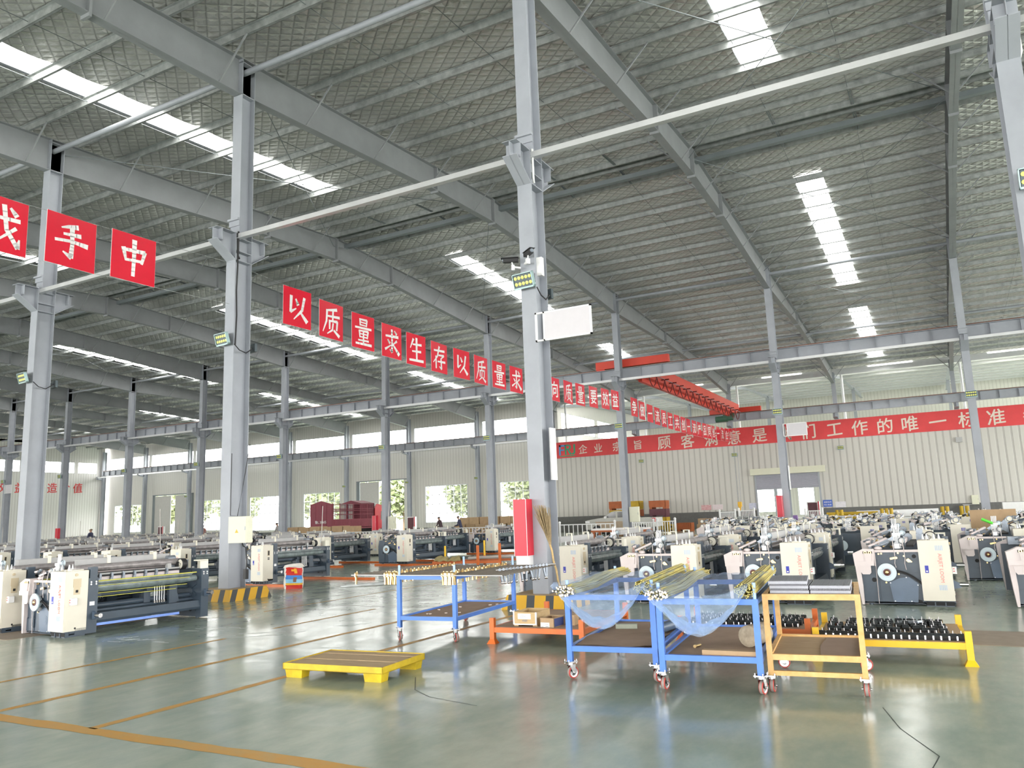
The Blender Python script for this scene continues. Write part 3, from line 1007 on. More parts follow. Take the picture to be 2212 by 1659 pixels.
for h in hs:
    window(*h, 89.04, 8 if h[1] - h[0] > 8 else 4, 2 if h[1] - h[0] > 8 else 3)
hs = [(64.6, 72.5, 8.95, 10.7), (73.2, 80.5, 8.95, 10.7)]
mb = wall_with_holes(Y3 + .5, 89, 0, 13.2, 0, .12, hs)
mb.v = [(XR - .12 + p[1], p[0], p[2]) for p in mb.v]
struct('wall_next_shed', mb, M_WALLG)
for h in hs:
    window(*h, XR - .06, 4, 1, axis='y', fr=.05)

# floor paint: worn yellow lines, brown mats, chalk scribbles and cracks
def strip(pts, w, m, name, z=.0015):
    mb = MB()
    rnd = random.Random(len(pts) * 31 + int(w * 1000))
    fine = []
    for (a, b) in zip(pts, pts[1:]):
        L = math.dist(a, b); n = max(1, int(L / .18))
        for i in range(n):
            t = i / n
            fine.append((a[0] + (b[0] - a[0]) * t, a[1] + (b[1] - a[1]) * t))
    fine.append(pts[-1])
    vs = []
    for i, p in enumerate(fine):
        q0, q1 = fine[max(0, i - 1)], fine[min(len(fine) - 1, i + 1)]
        d = Vector((q1[0] - q0[0], q1[1] - q0[1])).normalized(); nn = Vector((-d.y, d.x))
        for sg in (-1, 1):
            e = w / 2 * (1 + rnd.uniform(-.18, .12))
            vs.append((p[0] + sg * nn.x * e, p[1] + sg * nn.y * e, z))
    mb.add(vs, [(2 * i, 2 * i + 1, 2 * i + 3, 2 * i + 2) for i in range(len(fine) - 1)])
    return struct(name, mb, m)


strip([(-12.0, 4.20), (-3.0, 4.28), (2.0, 4.32)], .16, M_LINE, 'floor_line')
strip([(-6.33, 4.30), (-6.33, 8.3), (-6.25, 24)], .105, M_LINE, 'floor_line')
strip([(-7.81, 4.0), (-7.81, 9), (-7.75, 26)], .105, M_LINE, 'floor_line')
strip([(-9.28, 4.75), (-9.28, 8.3)], .08, M_LINE, 'floor_line')
strip([(-9.35, 9.3), (-9.35, 11.8)], .08, M_LINE, 'floor_line')
strip([(-12.0, 12.05), (-6.6, 12.3)], .03, M_STEELROD, 'floor_seam', .001)
strip([(-11.3, 11.0), (-11.3, 24)], .05, M_LINE, 'floor_line')
for seq in ([(-.15, 4.7), (-.28, 5.3), (-.2, 5.9), (-.45, 6.5), (-.6, 7.1)], [(-4.95, 6.9), (-4.6, 6.4), (-4.3, 6.2), (-3.7, 6.05)], [(-.42, 4.0), (-.2, 4.4), (-.15, 4.7)]):
    strip(seq, .008, M_CRACK, 'floor_crack', .001)
MAT_ = mat('brown_floor_mat', (.30, .245, .19), .85, 0, .1)
tag(MB().box(-15.6, -12.75, 7.2, 9.9, 0.0005, .006).build('floor_mat', MAT_), 'brown floor mat under the loom at the left edge', 'floor mat')
tag(MB().box(-3.4, 4.6, 10.35, 11.45, 0.0005, .006).build('floor_mat', MAT_), 'brown floor mat beyond the yellow rack at the right edge', 'floor mat')
rnd = random.Random(3)
def chalk(cx, cy, w, h, n, seed):
    r = random.Random(seed)
    mb = MB()
    for i in range(n):
        x, y = cx + r.uniform(-w, w), cy + r.uniform(-h, h)
        a = r.choice((0.05, 0.1, 1.5, 1.7, .8)) + r.uniform(-.1, .1); L = r.uniform(.08, .32)
        mb.bar((x, y, .001), (x + L * math.cos(a), y + L * math.sin(a), .001), .012, .001)
    tag(struct('floor_chalk', mb, M_CHALK), None, None, None, 'structure')
mb = MB()
for pts in ([(-9.35, 8.55), (-9.7, 8.3), (-9.2, 8.45), (-8.55, 8.95)], [(-9.45, 8.7), (-8.9, 9.1)], [(-9.0, 8.6), (-8.7, 8.85), (-8.6, 9.2)], [(-8.95, 8.9), (-8.6, 8.8)]):
    for a, b in zip(pts, pts[1:]):
        mb.bar((*a, .001), (*b, .001), .018, .001)
struct('floor_chalk', mb, M_CHALK)
chalk(-10.6, 7.75, .5, .2, 12, 5); chalk(-10.2, 9.0, .6, .3, 10, 6); chalk(-8.3, 10.0, .3, .25, 8, 7)

# ================================================================== WEAVING LOOMS
# local frame: origin at the near left floor corner, x to the cabinet side, y along the loom
LL = 2.45


def rounded(x0, x1, z0, z1, r, n=4):
    pts = []
    for cx, cz, a0 in ((x0 + r, z0 + r, PI), (x1 - r, z0 + r, 1.5 * PI), (x1 - r, z1 - r, 0), (x0 + r, z1 - r, PI / 2)):
        for i in range(n + 1):
            a = a0 + PI / 2 * i / n
            pts.append((cx + r * math.cos(a), cz + r * math.sin(a)))
    return pts


def circ(cx, cz, r, n=20):
    return [(cx + r * math.cos(2 * PI * i / n), cz + r * math.sin(2 * PI * i / n)) for i in range(n)]


LOOM_MESH = {}


def lm(key, fn, mats):
    if key not in LOOM_MESH:
        LOOM_MESH[key] = fn().mesh(key.split('|')[0], mats)
    return LOOM_MESH[key]


def f_near_frame():
    b = MB()
    b.prism([(.0, .03), (1.29, .03), (1.29, .60), (1.24, .80), (.93, .80), (.90, .815), (.02, .815), (-.02, .6)], 'y', 0, .10)
    b.box(.02, 1.29, 0, .16, .02, .05)
    for x in (.12, .80):                                     # lifting holes
        b.prism([(x - .055, .03), (x + .055, .03), (x + .05, .075), (x, .09), (x - .05, .075)], 'y', -.003, .001, 1)
    b.prism(circ(.63, .56, .095), 'y', -.008, 0); b.prism(circ(.63, .56, .085), 'y', -.012, -.004)
    b.prism(circ(.80, .745, .055), 'y', -.02, 0); b.prism(circ(.80, .745, .03), 'y', -.03, 0, 1)
    b.prism(circ(.20, .385, .035), 'y', -.003, .001, 1)
    b.prism([(.03, .05), (.27, .05), (.27, .24), (.03, .24)], 'y', -.008, 0)
    b.box(.24, .27, -.02, 0, .10, .70)
    for x, z in ((.06, .245), (.27, .245), (.82, .24), (.20, .60), (.90, .45)):
        b.cyl((x, -.012, z), (x, 0, z), .012, 6)
    b.box(.30, .86, -.012, .0, .73, .755)
    b.prism([(.50, .40), (.86, .50), (.86, .515), (.50, .415)], 'y', -.015, 0)
    return b


def f_post():
    b = MB()
    b.box(1.20, 1.297, .26, .42, .02, .86)
    b.box(1.22, 1.297, .28, .40, .86, 1.03)
    for z in (.80, .765):
        for y in (.30, .38):
            b.cyl((1.297, y, z), (1.307, y, z), .014, 8, mi=1)
    b.box(1.297, 1.300, .29, .37, .44, .50, 1)
    b.box(1.20, 1.297, .08, .26, .02, .12)
    return b


def f_far_frame():
    b = MB()
    b.prism([(.0, .02), (1.28, .02), (1.28, .86), (.55, .86), (.50, .82), (.0, .80)], 'y', LL - .12, LL)
    b.box(1.16, 1.297, LL - .14, LL + .01, .02, .86)
    for x, z, r in ((.86, .72, .03), (.80, .62, .05), (.62, .26, .045), (.98, .15, .045), (.30, .45, .06), (.98, .80, .02)):
        b.prism(circ(x, z, r, 14), 'y', LL - .124, LL - .119, 1)
    # cast ribs
    for p, q in (((.55, .70), (.35, .48)), ((.35, .48), (.48, .25)), ((1.15, .60), (.95, .50)), ((.95, .50), (1.14, .40)), ((.95, .42), (1.14, .10)), ((.93, .40), (.95, .52))):
        b.bar((p[0], LL - .125, p[1]), (q[0], LL - .125, q[1]), .02, .03)
    b.prism(circ(1.0, .46, .06), 'y', LL - .15, LL - .12)
    for z in (.80, .765):
        for y in (LL - .10, LL - .03):
            b.cyl((1.297, y, z), (1.307, y, z), .014, 8, mi=2)
    b.cyl((.62, LL - .16, .26), (.62, LL - .12, .26), .025, 10, mi=3)
    return b


def f_cover():
    b = MB()
    head = [(-.07, .80), (.09, .872), (.245, .865), (.228, .61), (-.055, .61)]
    b.prism(head, 'y', -.10, .10)
    b.prism([(-.055, .68), (.235, .68), (.228, .61), (-.055, .61)], 'y', -.112, -.09)
    b.prism([(-.055, .615), (.02, .615), (.035, .30), (.03, .01), (-.005, .01), (-.03, .25)], 'y', -.06, .12)
    b.prism([(.0, .615), (.175, .615), (.175, .50), (.15, .475), (.05, .475), (.015, .52)], 'y', -.085, -.03)
    b.prism([(.10, .80), (.21, .80), (.20, .68), (.11, .68)], 'y', -.118, -.09)
    b.box(.08, .215, -.105, -.098, .795, .83, 1)
    return b


def f_cover_far():
    b = MB()
    b.prism([(-.07, .80), (.09, .872), (.245, .865), (.228, .61), (-.055, .61)], 'y', LL - .05, LL + .10)
    b.prism([(-.055, .615), (.02, .615), (.035, .30), (.03, .01), (-.005, .01), (-.03, .25)], 'y', LL - .10, LL + .06)
    return b


def f_eyes():
    b = MB()
    for x in (.115, .18):
        b.lathe((x, -.106, .812), (0, -1, 0), [(.026, 0), (.026, .006), (.012, .006), (.010, 0)], 12)
    return b


def f_guard_bar():
    return MB().box(.24, .868, -.05, .0, .812, .848).box(.235, .25, -.05, .05, .60, .848)


def f_wheel():
    b = MB()
    b.lathe((.40, -.02, .508), (0, -1, 0), [(.0, 0), (.09, 0), (.09, .05), (.135, .055), (.138, .065), (.135, .08), (.075, .082), (.072, .072), (.05, .072)], 28)
    for i in range(4):
        a = PI / 2 * i + .1
        b.box(.40 + .118 * math.cos(a) - .004, .40 + .118 * math.cos(a) + .004, -.104, -.099, .508 + .118 * math.sin(a) - .012, .508 + .118 * math.sin(a) + .012)
    return b


def f_hub():
    b = MB()
    b.lathe((.40, -.09, .508), (0, -1, 0), [(.055, 0), (.055, .012), (.036, .014), (.034, .008)], 18)
    b.lathe((.40, -.09, .508), (0, -1, 0), [(.034, .005), (.022, .022), (.008, .026), (.0, .026)], 14, 1)
    return b


def f_plate():
    b = MB()
    b.prism([(.413, .347), (.56, .415), (.70, .43), (.82, .33), (.79, .05), (.45, .05)], 'y', -.022, -.006)
    b.prism(circ(.62, .235, .07), 'y', -.024, -.02); b.prism(circ(.62, .235, .04), 'y', -.026, -.02)
    for x, z in ((.43, .34), (.66, .425), (.81, .31), (.47, .065), (.70, .065)):
        b.cyl((x, -.03, z), (x, -.022, z), .009, 6, mi=1)
    return b


def f_hoses():
    b = MB()
    pts = [(.50 + .40 * t, -.05 - .02 * math.sin(PI * t), .515 - .22 * t * t) for t in [i / 10 for i in range(11)]]
    b.tube(pts, .012, 6)
    pts = [(p[0], p[1] + .01, p[2] + .02) for p in pts]
    b.tube(pts, .008, 5)
    return b


def f_cords():
    b = MB()
    for x, zb in ((.53, .575), (.67, .54)):
        b.tube([(x - .01, -.03, 1.0), (x, -.055, .85), (x + .005, -.035, .72), (x - .008, -.03, .64), (x + .005, -.03, zb)], .006, 5)
    b.tube([(.25, -.04, .79), (.245, -.04, .4), (.238, -.02, .02)], .005, 5)
    return b


def f_lugs():
    b = MB()
    b.bar((.46, -.03, .71), (.53, -.03, .725), .03, .03); b.cyl((.55, -.03, .725), (.55, -.05, .725), .018, 8)
    b.prism([(.69, .70), (.72, .715), (.77, .665), (.765, .655), (.71, .655), (.685, .68)], 'y', -.035, -.015)
    for x, z in ((.30, .785), (.34, .79), (.58, .795), (.66, .75), (.37, .345), (.56, .475)):
        b.cyl((x, -.02, z), (x, 0, z), .014, 8)
    return b


def f_cab():
    b = MB()
    b.cbox(.868, 1.297, -.10, .26, .085, .99, .006)
    b.box(.868, 1.297, -.104, -.10, .087, .985)            # door leaf with a thin seam
    for z in (.20, .86):
        b.box(1.297, 1.303, -.09, -.05, z - .03, z + .03)
    for x in (1.0, 1.14, 1.23):
        b.box(x - .004, x + .004, -.02, .02, .99, 1.01)
    b.box(1.05, 1.25, .0, .2, .99, 1.005)
    return b


def f_cab_base():
    b = MB()
    b.box(.90, 1.28, -.06, .25, .0, .085)
    b.box(.90, 1.28, -.065, -.06, .012, .07, 1)
    for x in (1.02, 1.16):
        b.box(x - .008, x + .008, -.075, -.06, .0, .06)
    return b


def f_stripes():
    b = MB()
    for z0 in (.835, .245):
        for i in range(5):
            x = 1.105 + .022 * i
            b.box(x, x + .010, -.1065, -.1045, z0, z0 + .075)
    return b


def f_nameplate():
    b = MB()
    b.box(.935, .985, -.108, -.104, .50, .61)
    b.box(.948, .972, -.109, -.108, .515, .535, 1)
    return b


def f_panel(var):
    b = MB()
    if var == 'card':                                       # covered by stuck-on cards
        b.box(1.297, 1.304, .02, .14, .74, .87); b.box(1.297, 1.301, .03, .13, .63, .76)
        b.box(1.301, 1.3025, .06, .10, .66, .70, 1)
    else:
        b.box(1.297, 1.302, .05, .13, .72, .86); b.box(1.302, 1.3035, .065, .115, .735, .85, 1)
        for z in (.62, .655):
            b.box(1.297, 1.303, .06, .12, z, z + .022, 1)
    b.cyl((1.297, .08, .125), (1.299, .08, .125), .015, 10, mi=1)
    return b


def f_socket():
    b = MB()
    b.cbox(1.297, 1.36, -.03, .07, .48, .585, .008)
    for z in (.515, .55):
        b.box(1.31, 1.335, -.032, -.029, z, z + .012, 1)
    return b


def f_estop():
    return MB().cyl((1.297, .06, .93), (1.32, .06, .93), .022, 12)


def f_top_beam():
    b = MB()
    b.cbox(.56, .66, .42, LL - .35, 1.03, 1.145, .01)
    return b


def f_bracket(y):
    return lambda: MB().box(.655, .668, y - .03, y + .03, .98, 1.20).box(.55, .668, y - .03, y + .03, 1.188, 1.20).box(.55, .562, y - .03, y + .03, 1.12, 1.20)


def f_warp():
    b = MB()
    b.lathe((.90, .22, 1.0), (0, 1, 0), [(.02, 0), (.055, .02), (.062, .3), (.058, .9), (.064, 1.4), (.06, 1.85), (.05, 1.95), (.02, 1.97)], 14)
    return b


def f_rail():
    b = MB()
    b.box(.97, 1.03, .25, LL - .4, .885, .91)
    b.box(1.0, 1.04, .25, LL - .4, .855, .885, 1)
    b.box(.98, 1.02, .25, LL - .4, .80, .855, 2)
    b.box(.60, .66, .15, LL - .2, .90, .96, 2)
    b.box(.70, .80, .15, LL - .2, .88, .91, 1)
    return b


def f_clip():
    return MB().box(1.02, 1.075, -.018, .018, .83, .90).box(1.03, 1.06, -.022, .022, .80, .84).cyl((1.045, 0, .895), (1.045, 0, .915), .012, 8)


def f_cloth():
    b = MB()
    b.lathe((1.18, .30, .70), (0, 1, 0), [(.03, 0), (.075, .01), (.078, .9), (.074, 1.6), (.05, LL - .48)], 14)
    b.prism([(.40, .805), (LL - .25, .805), (LL - .3, .76), (.40, .77)], 'x', 1.20, 1.23)
    return b


def f_tape():
    return MB().box(1.225, 1.24, .42, LL - .2, .795, .81).box(1.245, 1.26, .42, LL - .35, .725, .732).box(1.24, 1.25, .42, LL - .4, .612, .62).box(1.15, 1.16, .42, LL - .55, .545, .553)


def f_tubes():
    b = MB()
    b.cyl((.95, .1, .40), (.95, LL - .1, .40), .045, 12)
    b.cyl((1.02, .1, .33), (1.02, LL - .1, .33), .03, 10)
    b.cyl((.85, .1, .56), (.85, LL - .1, .56), .05, 12)
    b.box(.92, 1.0, LL - 1.05, LL - .93, .2, .55)
    for y in (.55, 1.45):
        b.box(.90, 1.0, y, y + .10, .545, .60)
    return b


def f_cross():
    b = MB()
    b.prism([(1.12, .16), (1.26, .16), (1.28, .20), (1.25, .31), (1.12, .31)], 'y', .12, LL - .1)
    b.box(.3, .45, .1, LL - .1, .12, .35)
    b.box(1.05, 1.12, LL - .65, LL - .5, .30, .72)
    b.prism([(LL - .62, .70), (LL - .54, .70), (LL - .44, .32), (LL - .54, .32)], 'x', 1.04, 1.10)
    return b


def f_film_strip():
    return MB().prism([(1.262, .118), (1.275, .118), (1.275, .158), (1.262, .158)], 'y', .40, LL - .55)


def f_springs():
    b = MB()
    y = LL - .92
    b.cyl((1.10, y, .66), (1.10, y + .005, .36), .008, 6)
    b.box(1.085, 1.115, y - .012, y + .012, .34, .38, 1)
    return b


def f_knobs():
    b = MB()
    for y, z in ((.36, .27),):
        b.prism([(1.29, z - .05), (1.40, z - .025), (1.40, z + .03), (1.29, z + .09)], 'y', y - .02, y + .02)
        b.cyl((1.38, y, z + .02), (1.50, y, z + .02), .035, 12, mi=1)
    return b


def f_feeder():
    # yarn feeding gear heaped on the top of the near side
    b = MB()
    r = random.Random(11)
    for i in range(15):
        x, y, z = r.uniform(.10, .50), r.uniform(.0, .30), .87 + r.uniform(0, .12)
        a = r.uniform(0, PI)
        b.cyl((x, y, z), (x + .06 * math.cos(a), y + .06 * math.sin(a), z + r.uniform(-.02, .04)), r.uniform(.012, .026), 8, mi=i % 3)
    b.sphere((.30, .04, .87), .06, 10, 6, (1, .8, .55), 2)
    b.bar((.15, .10, .90), (.42, .22, 1.02), .06, .03, mi=2)
    b.bar((.30, .2, .9), (.50, .1, .97), .05, .02, mi=1)
    b.bar((.42, .15, .88), (.52, .05, .98), .10, .012, mi=1)
    return b


def f_harness():
    b = MB()
    for i in range(6):
        b.box(.53 + .018 * i, .538 + .018 * i, .14, .20, .86, 1.06 + .015 * (i % 3))
    b.box(.52, .64, .13, .21, 1.06, 1.10)
    for i in range(4):
        b.cyl((.54 + .025 * i, .17, 1.10), (.545 + .025 * i, .17, 1.24), .009, 6)
    b.box(.54, .61, .10, .13, .86, .93)
    b.prism([(.44, 1.0), (.53, 1.06), (.53, .94)], 'y', .2, .22, 1)
    return b


def f_disc(x, y, z, r):
    def g():
        b = MB()
        b.lathe((x, y, z), (0, -1, 0), [(0, -.02), (r, -.02), (r * 1.05, .01), (r * .85, .02), (r * .80, .005), (r * .5, .01), (r * .45, .03), (0, .03)], 18, 0, [0, 0, 1, 1, 0, 0, 0])
        b.bar((x + .01, y + .01, z - r), (x + .02, y + .03, .86), .02, .015, mi=1)
        return b
    return g


def f_fan():
    b = MB()
    b.lathe((1.02, LL - .35, .955), (0, -1, 0), [(0, -.05), (.095, -.05), (.10, .03), (.088, .05), (.082, .035), (0, .032)], 22, 0, [1, 1, 1, 1, 0])
    b.tube([(.99 + .05 * math.sin(t), LL - .39, .92 + .02 * t) for t in (0, 1, 2, 3, 4)], .004, 4, 1)
    b.box(.88, .98, LL - .42, LL - .25, .86, 1.0, 1)
    return b


def f_gearbox():
    b = MB()
    b.box(.80, .92, LL - .5, LL - .15, .86, 1.02); b.cyl((.86, LL - .55, 1.06), (.86, LL - .40, 1.06), .055, 12)
    b.cyl((.66, LL - .3, .95), (.66, LL - .1, .95), .07, 12); b.box(.1, .5, LL - .35, LL - .05, .80, .93)
    return b


def f_hood():
    return MB().box(1.06, 1.26, LL - .14, LL + .02, .99, 1.015).box(1.235, 1.26, LL - .14, LL + .02, .86, 1.0).box(1.06, 1.09, LL - .06, LL + .02, .86, 1.0)


def f_strap():
    return MB().prism([(.93, .98), (1.0, .98), (1.01, .90), (1.0, .80), (.94, .80)], 'y', LL - .62, LL - .55)


def f_cones():
    b = MB()
    b.lathe((0, 0, 1.0), (0, 0, 1), [(.022, 0), (.010, .06), (.004, .085)], 8)
    return b


def f_feet():
    b = MB()
    b.cyl((0, 0, 0), (0, 0, .04), .035, 8)
    return b


DETAIL = [
    ('side_frame', f_near_frame, lambda: [M_NAVY, M_DARK], 'near'), ('corner_post', f_post, lambda: [M_NAVY, M_SILVER], ''), ('end_frame', f_far_frame, lambda: [M_NAVY, M_DARK, M_SILVER, M_BRASS], ''),
    ('plastic_cover', f_cover, lambda: [M_LILAC, M_DARK], 'cover'), ('guard_bar', f_guard_bar, lambda: [M_LILAC], 'cover'), ('hand_wheel', f_wheel, lambda: [M_WHEEL], 'wheel'),
    ('gear_plate', f_plate, lambda: [M_NAVYL, M_SILVER], ''), ('hose', f_hoses, lambda: [M_BLACK], ''), ('cord', f_cords, lambda: [M_LILAC], 'cover'), ('fitting', f_lugs, lambda: [M_BRASS], ''),
    ('cabinet', f_cab, lambda: [M_CAB], ''), ('cabinet_foot', f_cab_base, lambda: [M_NAVY, M_DARK], ''),
    ('warp_roller', f_warp, lambda: [M_FILMROLL], 'warp'), ('rail', f_rail, lambda: [M_BEAM, M_DARK, M_LILAC], ''), ('cloth_roller', f_cloth, lambda: [M_FILMCLOTH], ''),
    ('tube', f_tubes, lambda: [M_NAVY], ''), ('cross_beam', f_cross, lambda: [M_NAVY], ''), ('spring', f_springs, lambda: [M_SILVER, M_CHROME], ''),
    ('knob', f_knobs, lambda: [M_NAVYL, M_CHROME], ''), ('yarn_feeder', f_feeder, lambda: [M_BRASS, M_SGREY, M_LILAC], ''), ('harness', f_harness, lambda: [M_SILVER, M_SGREY], 'harness'),
    ('tension_disc', f_disc(.65, .02, .985, .05), lambda: [M_WHITE, M_SGREY], 'disc'), ('tension_disc', f_disc(.66, .18, 1.10, .05), lambda: [M_WHEEL, M_SGREY], 'disc2'),
    ('fan_wheel', f_fan, lambda: [M_IVORY, M_BLACK], ''), ('gear_box', f_gearbox, lambda: [M_SGREY], ''), ('hood', f_hood, lambda: [M_IVORY], ''), ('strap', f_strap, lambda: [M_BEAM], ''),
    ('spool_cone', f_cones, lambda: [M_SILVER], ''), ('foot', f_feet, lambda: [M_NAVY], ''), ('end_cover', f_cover_far, lambda: [M_LILAC], 'cover'),
]


REPEAT = {'spring': [(0, .045 * i, 0) for i in range(1, 5)], 'knob': [(0, LL - .42, .15)], 'foot': [(1.1, .06, 0), (.12, LL - .06, 0), (1.1, LL - .06, 0)],
          'spool_cone': [(1.10, .05, 0), (1.17, .02, 0), (1.0, .16, 0)]}
ORIGIN = {'foot': (.12, .06, 0), 'spool_cone': (.95, .02, 0)}


def make_loom(label, x, y, rz=0.0, opts=(), group='weaving looms on the shop floor', z=0.0):
    """x, y: the near left corner on the floor. opts: no_cover, no_wheel, no_beam, no_warp, card, film, tape, plain"""
    o = thing('loom', label, 'loom', (x, y, z), rz, group)
    cab = wheel = None
    for i, (nm, fn, ms, key) in enumerate(DETAIL):
        if key == 'cover' and 'no_cover' in opts: continue
        if key == 'wheel' and 'no_wheel' in opts: continue
        if key == 'warp' and 'no_warp' in opts: continue
        if key in ('harness', 'disc', 'disc2') and 'plain' in opts: continue
        ch = link(nm, lm('%s|%d' % (nm, i), fn, ms()), o)
        for at_ in REPEAT.get(nm, ()):
            c2 = link(nm, lm('%s|%d' % (nm, i), fn, ms()), o); c2.location = at_
        if nm in ORIGIN: ch.location = ORIGIN[nm]
        if nm == 'cabinet': cab = ch
        if nm == 'hand_wheel': wheel = ch
        if nm == 'plastic_cover': link('brass_eyelet', lm('eyes', f_eyes, [M_BRASS]), ch)
        if nm == 'cloth_roller' and 'tape' in opts: link('yellow_edge_tape', lm('tape', f_tape, [M_YEL]), ch)
        if nm == 'cross_beam' and 'film' in opts: link('blue_film_strip', lm('film', f_film_strip, [M_BLUEFILM]), ch)
        if nm == 'rail':
            for j in range(8):
                c = link('clip', lm('clip', f_clip, [M_SGREY]), ch); c.location = (0, .38 + .2 * j, 0)
    if wheel: link('hub', lm('hub', f_hub, [M_MAROON, M_BRASS]), wheel)
    link('stripe_mark', lm('stripes', f_stripes, [M_BLUESTR]), cab)
    link('name_plate', lm('nameplate', f_nameplate, [M_BLUELBL, M_WHITE]), cab)
    t = link('lettering', glyph('AIRJET LOOM', .072, M_PINKTXT, .006, 0), cab); t.location = (1.15, -.1062, .575); t.rotation_euler = (0, -PI / 2 + PI, 0)
    v = 'card' if 'card' in opts else 'slot'
    link('control_panel', lm('panel|' + v, lambda: f_panel(v), [M_CABS, M_DARK]), cab)
    if v == 'card' or 'socket' in opts: link('socket', lm('socket', f_socket, [M_WHITE, M_REDTXT]), cab)
    if v == 'card': link('signal_lamp', lm('estop', f_estop, [M_CABS]), cab)
    if 'no_beam' not in opts:
        bm = link('top_beam', lm('top_beam', f_top_beam, [M_BEAM]), o)
        for yy in (.95, 1.80):
            link('bracket', lm('bracket|%.2f' % yy, f_bracket(yy), [M_IVORY]), bm)
    return o


def far_loom_mesh(beam=True, feeders=1, cover=True):
    """one mesh for looms too far off to show their parts"""
    b = MB()
    def sub(fn, off, mi):
        q = fn() if callable(fn) else fn
        k = len(b.v); b.v.extend(q.v)
        for f, m, s in zip(q.f, q.m, q.s):
            b.f.append([k + i for i in f]); b.m.append(mi[min(m, len(mi) - 1)]); b.s.append(s)
    # slots: 0 navy 1 dark 2 cream 3 lilac 4 wheel 5 grey beam 6 ivory 7 film 8 steel 9 brass 10 silver 11 blue label
    b.box(0, 1.29, 0, .1, .02, .81).box(0, 1.29, LL - .12, LL, .02, .86)
    b.box(1.16, 1.29, .1, .3, .02, .86)
    b.box(.9, 1.26, .1, LL - .1, .14, .30); b.cyl((1.18, .3, .7), (1.18, LL - .15, .7), .075, 8, mi=7); b.cyl((.95, .1, .45), (.95, LL - .1, .45), .06, 8)
    b.box(.868, 1.297, -.10, .26, .085, .99, 2)
    b.box(.935, .985, -.105, -.10, .50, .61, 11)
    for i in range(4): b.box(1.105 + .025 * i, 1.118 + .025 * i, -.104, -.1, .835, .91, 11)
    b.box(1.297, 1.301, .05, .13, .72, .86, 1)
    if cover:
        sub(f_cover, 0, [3, 1]); b.box(.24, .868, -.05, .0, .812, .848, 3); sub(f_wheel, 0, [4])
    b.box(.97, 1.04, .25, LL - .4, .86, .91, 5); b.box(.98, 1.03, .25, LL - .4, .80, .86, 3)
    for j in range(7): b.box(1.02, 1.07, .4 + .22 * j, .44 + .22 * j, .80, .90, 0)
    if beam:
        b.box(.56, .66, .42, LL - .35, 1.03, 1.145, 5)
        for yy in (.95, 1.80): sub(f_bracket(yy), 0, [6])
        sub(f_warp, 0, [7])
    if feeders: sub(f_feeder, 0, [9, 8, 3]); sub(f_harness, 0, [10, 8])
    sub(f_fan, 0, [6, 1]); sub(f_gearbox, 0, [8]); sub(f_disc(.65, .02, .985, .05), 0, [10, 8]); sub(f_cones, 0, [10])
    return b.mesh('loom', [M_NAVY, M_DARK, M_CAB, M_LILAC, M_WHEEL, M_BEAM, M_IVORY, M_FILMROLL, M_SGREY, M_BRASS, M_SILVER, M_BLUELBL])


def messy_loom_mesh(seed):
    """a loom still being assembled, seen small: bare frames with a litter of gear on top"""
    r = random.Random(seed)
    b = MB()
    b.box(0, 1.29, 0, .1, .02, .81).box(0, 1.29, LL - .12, LL, .02, .86).box(.9, 1.26, .1, LL - .1, .14, .30)
    b.cyl((1.18, .2, .7), (1.18, LL - .1, .7), .07, 8, mi=0)
    b.box(.868, 1.297, -.10, .26, .085, .99, 2)
    for i in range(4): b.box(1.105 + .025 * i, 1.118 + .025 * i, -.104, -.1, .835, .91, 11)
    b.prism([(-.07, .80), (.09, .872), (.245, .865), (.228, .61), (-.055, .61)], 'y', -.1, .1, 3)
    b.prism([(-.055, .615), (.02, .615), (.035, .30), (.03, .01), (-.005, .01), (-.03, .25)], 'y', -.06, .12, 3)
    b.lathe((.40, -.02, .508), (0, -1, 0), [(.0, 0), (.09, 0), (.09, .05), (.135, .055), (.135, .08), (0, .085)], 18, 4)
    b.box(.6, .7, .2, LL - .3, .86, .93, 3)
    for i in range(60):
        x, y, z = r.uniform(.05, 1.15), r.uniform(.05, LL - .1), r.uniform(.86, 1.12)
        t = r.random(); mi = r.choice((8, 8, 10, 3, 9, 0, 6, 1, 2, 8))
        a = r.uniform(0, PI); L = r.uniform(.08, .3)
        p0, p1 = (x, y, z), (x + L * math.cos(a), y + L * math.sin(a), z + r.uniform(-.08, .1))
        if t < .45: b.bar(p0, p1, r.uniform(.02, .07), r.uniform(.015, .06), mi=mi)
        elif t < .8: b.cyl(p0, p1, r.uniform(.008, .035), 8, mi=mi)
        else: b.lathe((x, y, z), (r.uniform(-.3, .3), -1, r.uniform(-.2, .2)), [(0, 0), (.07, 0), (.075, .03), (.055, .035), (0, .03)], 12, 6, [1, 1, 8, 6])
    for i in range(5): b.cyl((.5 + .03 * i, .17, .86), (.5 + .03 * i, .18, 1.2), .009, 5, mi=10)
    return b.mesh('loom', [M_NAVY, M_DARK, M_CAB, M_LILAC, M_WHEEL, M_BEAM, M_IVORY, M_FILMROLL, M_SGREY, M_BRASS, M_SILVER, M_BLUELBL])


